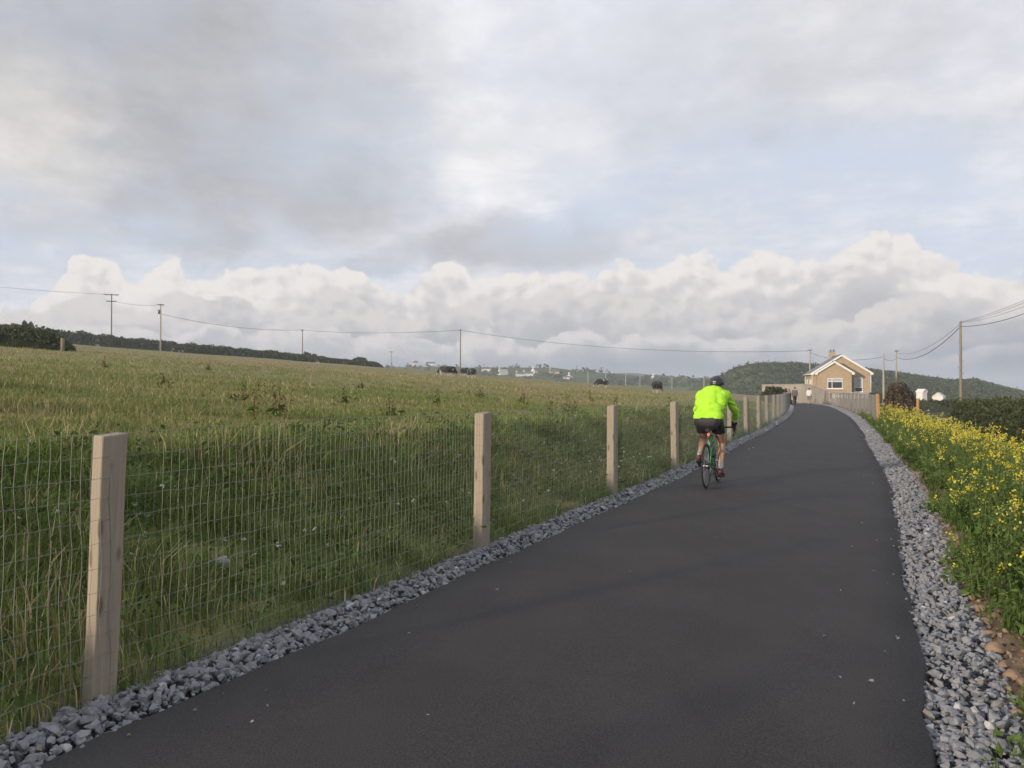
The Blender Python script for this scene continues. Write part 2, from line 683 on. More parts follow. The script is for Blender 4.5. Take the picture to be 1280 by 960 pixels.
def ground_z(x, y, lat=None):
    x = np.asarray(x, float)
    y = np.asarray(y, float)
    s = lateral(x, y)[0].reshape(x.shape) if lat is None else lat
    L = np.abs(s) - HALF
    Rr = L
    dist = np.hypot(x, y)
    # field plane
    F = 0.44 - 0.076 * np.clip(x, -420, 200) + 0.022 * np.clip(y, -200, 400)
    F = F + 0.16 * lumps(x, y, 38, 1) * sst(8, 50, dist)
    F = np.where(y < 130, np.maximum(F, 0.30), F)
    far = sst(205, 330, y - 0.12 * x)
    F = F * (1 - far) + (-3.0) * far
    left = F * sst(0.40, 3.1, L) + 0.05 * lumps(x, y, 2.2, 2) * sst(0.6, 2.0, L) * (dist < 60)
    right = -0.30 * np.clip(Rr - 1.25, 0, 3.4) - 0.006 * np.clip(Rr - 4.6, 0, 700)
    right = right + 0.03 * lumps(x, y, 1.6, 0) * sst(0.6, 1.2, Rr) * (dist < 60)
    z = np.where(side_left(x, y), left, right)
    z = z - 0.06 * (1 - sst(0.10, 0.5, np.abs(s) - HALF))
    # raised garden of the bungalow
    c = HOUSE + HAX * 4.0
    t = 1 - sst(8.0, 11.5, np.hypot(x - c[0], y - c[1]))
    z = z * (1 - t) + 1.15 * t
    return z


def gz(x, y):
    return float(ground_z(np.array([x]), np.array([y]))[0])


def P(px, d):
    """x of the photograph's column px at depth d"""
    return (px - 640) / FPX * d


def Z(py, d):
    return EYE - (py - 488) / FPX * d


# ------------------------------------------------------------------ ground
def build_ground():
    th = np.concatenate([np.arange(-60, 60, 0.2), np.arange(60, 300, 5.0)])
    th = np.radians(th)
    rr = [0.5]
    while rr[-1] < 1500: rr.append(rr[-1] * 1.0215 + 0.004)
    rr = np.array(rr)
    n, m = len(rr), len(th)
    X = (rr[:, None] * np.sin(th)[None]).ravel()
    Y = (rr[:, None] * np.cos(th)[None]).ravel()
    s, _ = lateral(X, Y)
    Zz = ground_z(X, Y, s)
    V = np.stack([X, Y, Zz], 1)
    V = np.vstack([V, [[0, 0, Zz[:m].mean()]]])
    i, j = np.meshgrid(np.arange(n - 1), np.arange(m), indexing='ij')
    j2 = (j + 1) % m
    q = np.stack([i * m + j, i * m + j2, (i + 1) * m + j2, (i + 1) * m + j], -1).reshape(-1, 4)[:, ::-1]
    c = np.full(m, n * m)
    tri = np.stack([c, (np.arange(m) + 1) % m, np.arange(m)], 1)
    Rr = -s - HALF
    soil = sst(0.30, 0.45, Rr) * (1 - sst(0.75, 1.05, Rr))
    soil = np.clip(soil, 0, 1)
    colr = np.zeros((len(V), 3))
    colr[:-1, 0] = soil
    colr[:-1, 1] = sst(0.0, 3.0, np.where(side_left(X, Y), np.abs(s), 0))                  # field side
    colr[:-1, 2] = 1 - sst(0.38, 0.62, np.abs(s) - HALF)     # gravel bed
    me = np_mesh('ground', V, q, tri, colr, True)
    m_, b = newmat('field_and_soil')
    a = E.nt.nodes.new('ShaderNodeAttribute')
    a.attribute_name = 'tint'
    sp = E.nt.nodes.new('ShaderNodeSeparateColor')
    E.nt.links.new(a.outputs['Color'], sp.inputs[0])
    co = objco()
    big = noise(mapv(co, (0.05, 0.035, 0)), 1.0, 6, 0.6)
    mid = noise(mapv(co, (0.35, 0.25, 0)), 1.0, 6, 0.65)
    fin = noise(mapv(co, (3.0, 3.0, 1)), 1.0, 6, 0.7)
    dry = smooth(big * 0.55 + mid * 0.35 + fin * 0.2, 0.44, 0.62)
    green = mixc(fin, (0.165, 0.195, 0.065), (0.215, 0.24, 0.088))
    fieldc = mixc(dry, green, (0.27, 0.205, 0.11))
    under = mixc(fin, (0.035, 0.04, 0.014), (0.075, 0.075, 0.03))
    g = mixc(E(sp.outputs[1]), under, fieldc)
    soilc = mixc(smooth(noise(mapv(co, (6, 6, 6)), 1.0, 6, 0.65), 0.3, 0.7), (0.17, 0.105, 0.065), (0.29, 0.20, 0.13))
    chips = mixc(smooth(noise(mapv(co, (30, 30, 30)), 1.0, 3, 0.6), 0.35, 0.65), (0.05, 0.052, 0.058), (0.13, 0.135, 0.15))
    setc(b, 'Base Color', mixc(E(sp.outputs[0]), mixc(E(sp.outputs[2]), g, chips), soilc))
    b.inputs['Roughness'].default_value = 0.95
    b.inputs['Specular IOR Level'].default_value = 0.1
    bump(b, noise(mapv(co, (5, 5, 5)), 1.0, 7, 0.7), 0.7, 0.08)
    o = link('ground', me, m_)
    tag(o, kind='structure')


build_ground()


def build_path():
    nl = 13
    offs = np.linspace(-HALF, HALF, nl)
    s = np.arange(0.5, CS[-1] - 0.5, 0.25)
    S, O = np.meshgrid(s, offs, indexing='ij')
    O = O.copy()
    # slightly ragged rolled edges
    w = (0.018 * np.sin(s * 2.1) + 0.014 * np.sin(s * 5.3 + 1) + 0.008 * np.sin(s * 13.7 + 2))
    w2 = (0.018 * np.sin(s * 1.7 + 3) + 0.014 * np.sin(s * 4.9 + 2) + 0.008 * np.sin(s * 12.1))
    O[:, -1] += w
    O[:, 0] += w2
    xy = at(S.ravel(), O.ravel())
    z = 0.028 - 0.016 * (O.ravel() / HALF) ** 2
    V = np.column_stack([xy, z])
    n = len(s)
    # skirt down both sides
    sk = []
    for col_, sg in ((0, -1), (nl - 1, 1)):
        q = at(s, O[:, col_] + sg * 0.035)
        sk.append(np.column_stack([q, np.full(n, -0.05)]))
    base = len(V)
    V = np.vstack([V] + sk)
    i, j = np.meshgrid(np.arange(n - 1), np.arange(nl - 1), indexing='ij')
    q = np.stack([i * nl + j, i * nl + j + 1, (i + 1) * nl + j + 1, (i + 1) * nl + j], -1).reshape(-1, 4)[:, ::-1]
    k = np.arange(n - 1)
    qa = np.stack([base + k, k * nl, (k + 1) * nl, base + k + 1], 1)
    qb = np.stack([base + n + k, k * nl + nl - 1, (k + 1) * nl + nl - 1, base + n + k + 1], 1)[:, ::-1]
    me = np_mesh('path', V, np.vstack([q, qa[:, ::-1], qb[:, ::-1]]), None, None, True)
    m_, b = newmat('fresh_asphalt')
    co = objco()
    f1 = noise(co, 120.0, 4, 0.75)
    f2 = noise(co, 0.8, 5, 0.6)
    f3 = noise(mapv(co, (1.0, 0.45, 1)), 2.5, 6, 0.65)
    c = mixc(smooth(f2 * 0.55 + f3 * 0.45, 0.38, 0.62), (0.031, 0.0282, 0.0275), (0.042, 0.0385, 0.0378))
    c = mixc(smooth(f1, 0.42, 0.72) * 0.7, c, (0.095, 0.090, 0.091))
    c = mixc(smooth(noise(co, 120.0, 2, 0.5), 0.35, 0.2) * 0.8, c, (0.02, 0.02, 0.02))
    # a few pale chips trodden in
    vn = E.nt.nodes.new('ShaderNodeTexVoronoi')
    vn.inputs['Scale'].default_value = 3.2
    E.nt.links.new(co.s, vn.inputs['Vector'])
    chip = 1.0 - smooth(E(vn.outputs['Distance']), 0.018, 0.034)
    c = mixc(chip * 0.7, c, (0.42, 0.40, 0.38))
    setc(b, 'Base Color', c)
    b.inputs['Roughness'].default_value = 0.80
    b.inputs['Specular IOR Level'].default_value = 0.22
    bump(b, f1 + f3 * 0.6, 0.55, 0.006)
    tag(link('path', me, m_), kind='structure')


build_path()


# ------------------------------------------------------------------ hills beyond
def ridge(name, prof, d0, dc, d1, zbase, mat, amp, wl, nx=260):
    px = np.array([p[0] for p in prof], float)
    py = np.array([p[1] for p in prof], float)
    u = np.linspace(px[0], px[-1], nx)
    cr = EYE + (488 - np.interp(u, px, py)) / FPX * dc
    D = np.concatenate([np.linspace(d0, dc, 26), np.linspace(dc, d1, 14)[1:]])
    V = []
    for d in D:
        t = (d - d0) / (dc - d0) if d <= dc else (d1 - d) / (d1 - dc)
        f = t * t * (3 - 2 * t)
        x = (u - 640) / FPX * d
        z = zbase + (cr - zbase) * f + amp * lumps(x, np.full_like(x, d), wl, 1) * f * (0.3 + 0.7 * (abs(d - dc) > 20))
        V.append(np.column_stack([x, np.full_like(x, d), z]))
    V = np.vstack(V)
    n, m = len(D), nx
    i, j = np.meshgrid(np.arange(n - 1), np.arange(m - 1), indexing='ij')
    q = np.stack([i * m + j, i * m + j + 1, (i + 1) * m + j + 1, (i + 1) * m + j], -1).reshape(-1, 4)[:, ::-1]
    o = link(name, np_mesh(name, V, q, None, None, True), mat)
    tag(o, kind='structure')

    def surf(pxq, dq):
        c = EYE + (488 - np.interp(pxq, px, py)) / FPX * dc
        t = np.where(dq <= dc, (dq - d0) / (dc - d0), (d1 - dq) / (d1 - dc))
        f = t * t * (3 - 2 * t)
        return zbase + (c - zbase) * f
    return surf


def hillmat(name, cols, scale):
    m, b = newmat(name)
    co = objco()
    a = noise(mapv(co, (scale, scale * 0.6, scale)), 1.0, 7, 0.6)
    c = mixc(smooth(a, 0.35, 0.65), cols[0], cols[1])
    vn = E.nt.nodes.new('ShaderNodeTexVoronoi')
    vn.inputs['Scale'].default_value = 1.0
    E.nt.links.new(mapv(co, (0.012, 0.02, 0)).s, vn.inputs['Vector'])
    c = mixc(E(vn.outputs['Color']), c, scalec(c, 1.5)) if False else c
    fld = E.nt.nodes.new('ShaderNodeSeparateColor')
    E.nt.links.new(vn.outputs['Color'], fld.inputs[0])
    c = mixc(E(fld.outputs[0]) * 0.6, c, cols[2])
    setc(b, 'Base Color', c)
    b.inputs['Roughness'].default_value = 0.95
    b.inputs['Specular IOR Level'].default_value = 0.1
    bump(b, noise(mapv(co, (0.3, 0.3, 0.3)), 1.0, 6, 0.7), 0.8, 0.8)
    return m


HILL_PROF = [(850, 492), (880, 477), (895, 473.5), (905, 469.5), (920, 461.5), (935, 456.5), (950, 455), (1000, 457), (1045, 460), (1090, 464.5), (1120, 467.5), (1150, 472.5),
             (1185, 477.5), (1200, 478.5), (1214, 476.5), (1226, 478.5), (1245, 484.5), (1280, 492), (1330, 497)]
hill_surf = ridge('hill', HILL_PROF, 290, 400, 520, -3.5, hillmat('scrubby_hill', ((0.055, 0.07, 0.026), (0.085, 0.10, 0.035), (0.10, 0.12, 0.045)), 0.05), 0.6, 30)
FAR_PROF = [(380, 472), (430, 462), (480, 460.5), (540, 459), (600, 460), (650, 459.5), (690, 459.5), (720, 463.5), (760, 466.5), (800, 470), (850, 472), (900, 473.5), (960, 478), (1010, 488)]
far_surf = ridge('far_hills', FAR_PROF, 420, 720, 980, -3.5, hillmat('distant_pasture', ((0.075, 0.115, 0.035), (0.12, 0.15, 0.055), (0.055, 0.075, 0.03)), 0.02), 0.8, 90)
BLUE_PROF = [(700, 476), (730, 470), (770, 466.5), (790, 466), (820, 469), (860, 472), (900, 475)]
ridge('mountain', BLUE_PROF, 1000, 1200, 1400, -4, hillmat('far_mountain', ((0.07, 0.085, 0.06), (0.09, 0.10, 0.07), (0.07, 0.085, 0.06)), 0.01), 0.5, 120, 80)


# ------------------------------------------------------------------ foliage built from many small faces
def leaf_quads(cen, size, col, nrm=None, jit=0.6, aspect=0.6):
    """one bent leaf (two triangles) per centre; returns verts, tris, colours"""
    n = len(cen)
    a = RNG.normal(size=(n, 3))
    if nrm is not None:
        a = a * jit + nrm
    a /= np.linalg.norm(a, axis=1)[:, None]
    r = RNG.normal(size=(n, 3))
    b = np.cross(a, r)
    b /= np.linalg.norm(b, axis=1)[:, None] + 1e-9
    c = np.cross(a, b)
    s = np.asarray(size).reshape(-1, 1) * np.ones((n, 1))
    v = np.stack([cen + b * s, cen + c * s * aspect + a * s * 0.15, cen - b * s, cen - c * s * aspect + a * s * 0.15], 1).reshape(-1, 3)
    k = np.arange(n)[:, None] * 4
    t = np.concatenate([k + [[0, 1, 2]], k + [[0, 2, 3]]])
    return v, t, np.repeat(col, 4, axis=0)


def blades(base, h, lean, az, width, col, tipcol=None):
    """grass blades as numpy arrays: five vertices, bent over at the tip"""
    n = len(base)
    d = np.stack([np.cos(az), np.sin(az), np.zeros(n)], 1)
    w = np.stack([-np.sin(az + 0.4), np.cos(az + 0.4), np.zeros(n)], 1) * (width * 0.5)[:, None]
    up = np.array([0, 0, 1.0])
    h_, l_ = h[:, None], lean[:, None]
    mid = base + up * h_ * 0.55 + d * h_ * l_ * 0.28
    tip = base + up * h_ * (1.0 - 0.28 * np.minimum(l_, 1.4)) + d * h_ * l_
    v = np.stack([base - w, base + w, mid + w * 0.8, mid - w * 0.8, tip], 1).reshape(-1, 3)
    k = np.arange(n)[:, None] * 5
    q = k + [[0, 1, 2, 3]]
    t = k + [[3, 2, 4]]
    c = np.repeat(col, 5, axis=0)
    if tipcol is not None:
        c = c.reshape(n, 5, 3)
        c[:, 4] = tipcol
        c = c.reshape(-1, 3)
    return v, q, t, c


GREEN = np.array([[0.088, 0.118, 0.030], [0.112, 0.145, 0.040], [0.072, 0.100, 0.030], [0.135, 0.160, 0.055]])
STRAW = np.array([[0.30, 0.235, 0.13], [0.24, 0.19, 0.105], [0.36, 0.29, 0.165]])


def grass_cols(x, y, dry, n, bright=1.0):
    g = GREEN[RNG.integers(0, len(GREEN), n)]
    s = STRAW[RNG.integers(0, len(STRAW), n)]
    f = (RNG.random(n) < dry)[:, None]
    c = np.where(f, s, g) * RNG.uniform(0.7, 1.25, (n, 1)) * bright
    return c


def build_grass():
    # --- tall growth on the bank behind the fence
    n = 17000
    t = RNG.random(n)
    s0 = np.interp(0.0, CL[:, 1], CS)
    s = s0 - 2.0 + 62 * t ** 1.9
    L = 0.30 + 3.6 * RNG.random(n) ** 0.85
    xy = at(s, HALF + L)
    x, y = xy[:, 0], xy[:, 1]
    patch = lumps(x, y, 1.3, 0)
    patch2 = lumps(x, y, 3.5, 2)
    hgt = np.clip(0.30 + 0.14 * patch + 0.12 * patch2, 0.10, 0.65) * (0.55 + 0.45 * sst(0.3, 1.0, L)) * (1 - 0.30 * sst(2.5, 3.9, L))
    dry = np.clip(0.05 + 0.16 * lumps(x, y, 2.6, 1) + 0.12 * patch, 0.015, 0.6)
    nb = 13
    X = np.repeat(x, nb) + RNG.normal(0, 0.07, n * nb)
    Y = np.repeat(y, nb) + RNG.normal(0, 0.07, n * nb)
    N = n * nb
    z = ground_z(X, Y) - 0.03
    dd = np.hypot(X, Y)
    az = np.repeat(RNG.uniform(0, 6.28, n), nb) + RNG.normal(0, 0.9, N)
    h = np.repeat(hgt, nb) * RNG.uniform(0.45, 1.35, N)
    wd = RNG.uniform(0.004, 0.009, N) * (1 + dd / 14)
    ln = np.abs(RNG.normal(0.45, 0.35, N))
    c = grass_cols(X, Y, np.repeat(dry, nb), N, 1.85)
    v, q, tr, cc = blades(np.column_stack([X, Y, z]), h, ln, az, wd, c)
    tag(link('bank_grass', np_mesh('bank_grass', v, q, tr, cc), M['grass']), 'tall rough grass on the bank behind the wire fence', 'grass', kind='stuff')

    # --- broad weed leaves through the bank
    n = 9000
    s = s0 - 1 + 55 * RNG.random(n) ** 1.8
    L = 0.40 + 3.0 * RNG.random(n)
    xy = at(s, HALF + L)
    x, y = xy[:, 0], xy[:, 1]
    keep = lumps(x, y, 1.9, 1) + 0.5 * RNG.normal(size=n) > 0.1
    x, y = x[keep], y[keep]
    n = len(x)
    k = 6
    X = np.repeat(x, k) + RNG.normal(0, 0.06, n * k)
    Y = np.repeat(y, k) + RNG.normal(0, 0.06, n * k)
    zz = ground_z(X, Y) + RNG.uniform(0.03, 0.34, n * k)
    cen = np.column_stack([X, Y, zz])
    col = np.array([0.090, 0.14, 0.042]) * RNG.uniform(0.6, 1.5, (n * k, 1))
    sz = RNG.uniform(0.014, 0.038, n * k) * (1 + np.hypot(X, Y) / 40)
    v, tr, cc = leaf_quads(cen, sz, col, np.array([0.0, 0, 0.8]), 0.8, 0.45)
    tag(link('bank_weeds', np_mesh('bank_weeds', v, None, tr, cc), M['leaf']), 'broad leaved weeds growing through the grass of the bank', 'weeds', kind='stuff')

    # --- the pasture
    n = 36000
    u = RNG.random(n)
    dmin, dmax = 4.5, 130.0
    d = (dmin ** -0.55 + u * (dmax ** -0.55 - dmin ** -0.55)) ** (1 / -0.55)
    a = RNG.uniform(R(-43), R(24), n)
    x, y = d * np.sin(a), d * np.cos(a)
    s, _ = lateral(x, y)
    ok = (s - HALF > 2.6) & (y < 125)
    x, y, d = x[ok], y[ok], d[ok]
    n = len(x)
    nb = 9
    sc = 1 + d / 45
    X = np.repeat(x, nb) + RNG.normal(0, 0.10, n * nb) * np.repeat(sc, nb)
    Y = np.repeat(y, nb) + RNG.normal(0, 0.10, n * nb) * np.repeat(sc, nb)
    N = n * nb
    z = ground_z(X, Y) - 0.02
    dry = np.clip(0.13 + 0.24 * lumps(x, y, 14, 0) + 0.18 * lumps(x, y, 5, 2) + 0.42 * sst(22, 85, d), 0.03, 0.8)
    hg = np.clip(0.13 + 0.05 * lumps(x, y, 2.7, 1) + 0.04 * lumps(x, y, 9, 2), 0.05, 0.26)
    h = np.repeat(hg, nb) * RNG.uniform(0.5, 1.4, N)
    ln = np.abs(RNG.normal(0.4, 0.3, N))
    wd = RNG.uniform(0.004, 0.008, N) * (1 + np.repeat(d, nb) / 11)
    c = grass_cols(X, Y, np.repeat(dry, nb), N, 1.70)
    c = c * 0.62 + 0.38 * (np.array([0.19, 0.225, 0.08]) * (1 - np.repeat(dry, nb))[:, None] + np.array([0.30, 0.24, 0.125]) * np.repeat(dry, nb)[:, None])
    v, q, tr, cc = blades(np.column_stack([X, Y, z]), h, ln, RNG.uniform(0, 6.28, N), wd, c)
    tag(link('field_grass', np_mesh('field_grass', v, q, tr, cc), M['grass']), 'green and straw coloured pasture grass of the sloping field', 'grass', kind='stuff')

    # --- white clover and seed heads by the fence
    n = 170
    s = s0 + 3.0 + 13 * RNG.random(n)
    L = 0.45 + 1.5 * RNG.random(n)
    xy = at(s, HALF + L)
    keep = lumps(xy[:, 0], xy[:, 1], 2.4, 0) > 0.0
    xy = xy[keep]
    zz = ground_z(xy[:, 0], xy[:, 1]) + RNG.uniform(0.12, 0.40, len(xy))
    cen, col = [], []
    for (x, y), z in zip(xy, zz):
        for k in range(7):
            cen.append((x + random.gauss(0, 0.008), y + random.gauss(0, 0.008), z + random.gauss(0, 0.007)))
            col.append((0.62, 0.62, 0.55))
    v, tr, cc = leaf_quads(np.array(cen), RNG.uniform(0.008, 0.013, len(cen)), np.array(col))
    tag(link('clover_blossom', np_mesh('clover_blossom', v, None, tr, cc), M['petal']), 'small white clover heads dotted low on the bank', 'flowers', kind='stuff')


build_grass()


# ------------------------------------------------------------------ gravel
def stone_protos(k, flat):
    out = []
    for _ in range(k):
        p = RNG.normal(size=(13, 3))
        p /= np.linalg.norm(p, axis=1)[:, None]
        p *= RNG.uniform(0.8, 1.1, (13, 1))
        p *= np.array([1.0, RNG.uniform(0.55, 0.85), RNG.uniform(*flat)])
        bm = bmesh.new()
        for q in p: bm.verts.new(q)
        h = bmesh.ops.convex_hull(bm, input=bm.verts[:])
        bad = [g for g in h['geom_interior'] if isinstance(g, bmesh.types.BMVert)]
        if bad: bmesh.ops.delete(bm, geom=bad, context='VERTS')
        bm.verts.index_update()
        vs = np.array([v.co[:] for v in bm.verts])
        fs = np.array([[v.index for v in f.verts] for f in bm.faces])
        bm.free()
        out.append((vs, fs))
    return out


def scatter(protos, pos, size, col, tilt=0.5):
    V, T, C = [], [], []
    off = 0
    pick = RNG.integers(0, len(protos), len(pos))
    for k, (pv, pf) in enumerate(protos):
        idx = np.nonzero(pick == k)[0]
        n = len(idx)
        if not n: continue
        yaw = RNG.uniform(0, 6.28, n)
        tx = RNG.normal(0, tilt, n)
        ty = RNG.normal(0, tilt, n)
        cy, sy, cx, sx, cz, sz = np.cos(ty), np.sin(ty), np.cos(tx), np.sin(tx), np.cos(yaw), np.sin(yaw)
        Rm = np.zeros((n, 3, 3))
        Rx = np.zeros((n, 3, 3)); Rx[:, 0, 0] = 1; Rx[:, 1, 1] = cx; Rx[:, 1, 2] = -sx; Rx[:, 2, 1] = sx; Rx[:, 2, 2] = cx
        Ry = np.zeros((n, 3, 3)); Ry[:, 1, 1] = 1; Ry[:, 0, 0] = cy; Ry[:, 0, 2] = sy; Ry[:, 2, 0] = -sy; Ry[:, 2, 2] = cy
        Rz = np.zeros((n, 3, 3)); Rz[:, 2, 2] = 1; Rz[:, 0, 0] = cz; Rz[:, 0, 1] = -sz; Rz[:, 1, 0] = sz; Rz[:, 1, 1] = cz
        Rm = Rz @ Ry @ Rx
        v = np.einsum('nij,kj->nki', Rm, pv) * size[idx][:, None, None] + pos[idx][:, None, :]
        T.append((pf[None] + (np.arange(n) * len(pv))[:, None, None] + off).reshape(-1, 3))
        V.append(v.reshape(-1, 3))
        C.append(np.repeat(col[idx], len(pv), axis=0))
        off += n * len(pv)
    return np.vstack(V), np.vstack(T), np.vstack(C)


def stonemat():
    m, b = newmat('blue_grey_limestone')
    a = E.nt.nodes.new('ShaderNodeAttribute')
    a.attribute_name = 'tint'
    co = objco()
    f = noise(co, 45.0, 5, 0.6)
    setc(b, 'Base Color', mixc(smooth(f, 0.35, 0.75) * 0.45, E(a.outputs['Color']), (0.30, 0.31, 0.33)))
    b.inputs['Roughness'].default_value = 0.62
    b.inputs['Specular IOR Level'].default_value = 0.4
    bump(b, noise(co, 120.0, 4, 0.6), 0.5, 0.004)
    return m


def build_gravel():
    protos = stone_protos(12, (0.45, 0.8))
    mt = stonemat()
    s0 = float(np.interp(0.0, CL[:, 1], CS))

    def strip(name, label, sgn, w0, w1, hump, nn, smin, smax, big):
        t = RNG.random(nn)
        s = s0 - 1.0 + 101 * t ** 2.1
        w = w0 + (w1 - w0) * RNG.random(nn) * (1.0 if sgn > 0 else 0.64 + 0.44 * sst(2, 16, s - s0))
        w = w + 0.05 * np.sin(s * 1.3) * (w - w0) / (w1 - w0)
        xy = at(s, sgn * (HALF + w))
        d = np.hypot(xy[:, 0], xy[:, 1])
        size = RNG.uniform(smin, smax, nn) * RNG.choice([0.7, 1.0, 1.0, big], nn) * (1 + d / 45)
        f = np.clip((w - w0) / (w1 - w0), 0, 1)
        heap = hump * np.sin(np.clip(f, 0.02, 0.98) * math.pi) ** 0.7
        z = -0.03 + heap * RNG.random(nn) ** 0.5 + size * 0.3
        stray = RNG.random(nn) < 0.006                       # chips kicked on to the tarmac
        xy[stray] = at(s[stray], sgn * (HALF - 0.5 * RNG.random(stray.sum()) ** 2.2))
        size[stray] *= 0.42
        z[stray] = 0.022
        g = RNG.uniform(0.14, 0.24, (nn, 1)) * np.array([0.97, 0.99, 1.06])
        wh = RNG.random(nn) < 0.025
        g[wh] = np.array([0.42, 0.42, 0.43])
        br = RNG.random(nn) < 0.03
        g[br] = np.array([0.20, 0.175, 0.14])
        v, tr, c = scatter(protos, np.column_stack([xy, z]), size, g)
        tag(link(name, np_mesh(name, v, None, tr, c), mt), label, 'gravel', kind='stuff')

    strip('gravel', 'heaped blue grey gravel along the foot of the left fence', 1, 0.0, 0.41, 0.070, 23000, 0.016, 0.029, 1.45)
    # crumbs of soil and small brown stones at the foot of the flowers
    n = 5200
    s = s0 + 0.5 + 40 * RNG.random(n) ** 1.9
    w = 0.30 + 0.62 * RNG.random(n)
    xy = at(s, -(HALF + w))
    size = RNG.uniform(0.006, 0.018, n) * RNG.choice([0.6, 1.0, 1.0, 1.7], n) * (1 + np.hypot(xy[:, 0], xy[:, 1]) / 50)
    g = RNG.uniform(0.6, 1.35, (n, 1)) * np.array([0.24, 0.17, 0.115])
    v, tr, c = scatter(protos, np.column_stack([xy, ground_z(xy[:, 0], xy[:, 1]) + size * 0.2]), size, g)
    sm, sb = newmat('brown_soil_crumbs')
    sa = E.nt.nodes.new('ShaderNodeAttribute')
    sa.attribute_name = 'tint'
    setc(sb, 'Base Color', mixc(noise(objco(), 60.0, 4, 0.6) * 0.5, E(sa.outputs['Color']), (0.13, 0.09, 0.06)))
    sb.inputs['Roughness'].default_value = 0.95
    tag(link('soil_crumbs', np_mesh('soil_crumbs', v, None, tr, c), sm), 'brown soil crumbs and pebbles beside the right gravel', 'soil', kind='stuff')
    strip('gravel', 'blue grey gravel strip between the path and the yellow flowers', -1, 0.0, 0.52, 0.040, 25000, 0.014, 0.026, 1.5)


build_gravel()


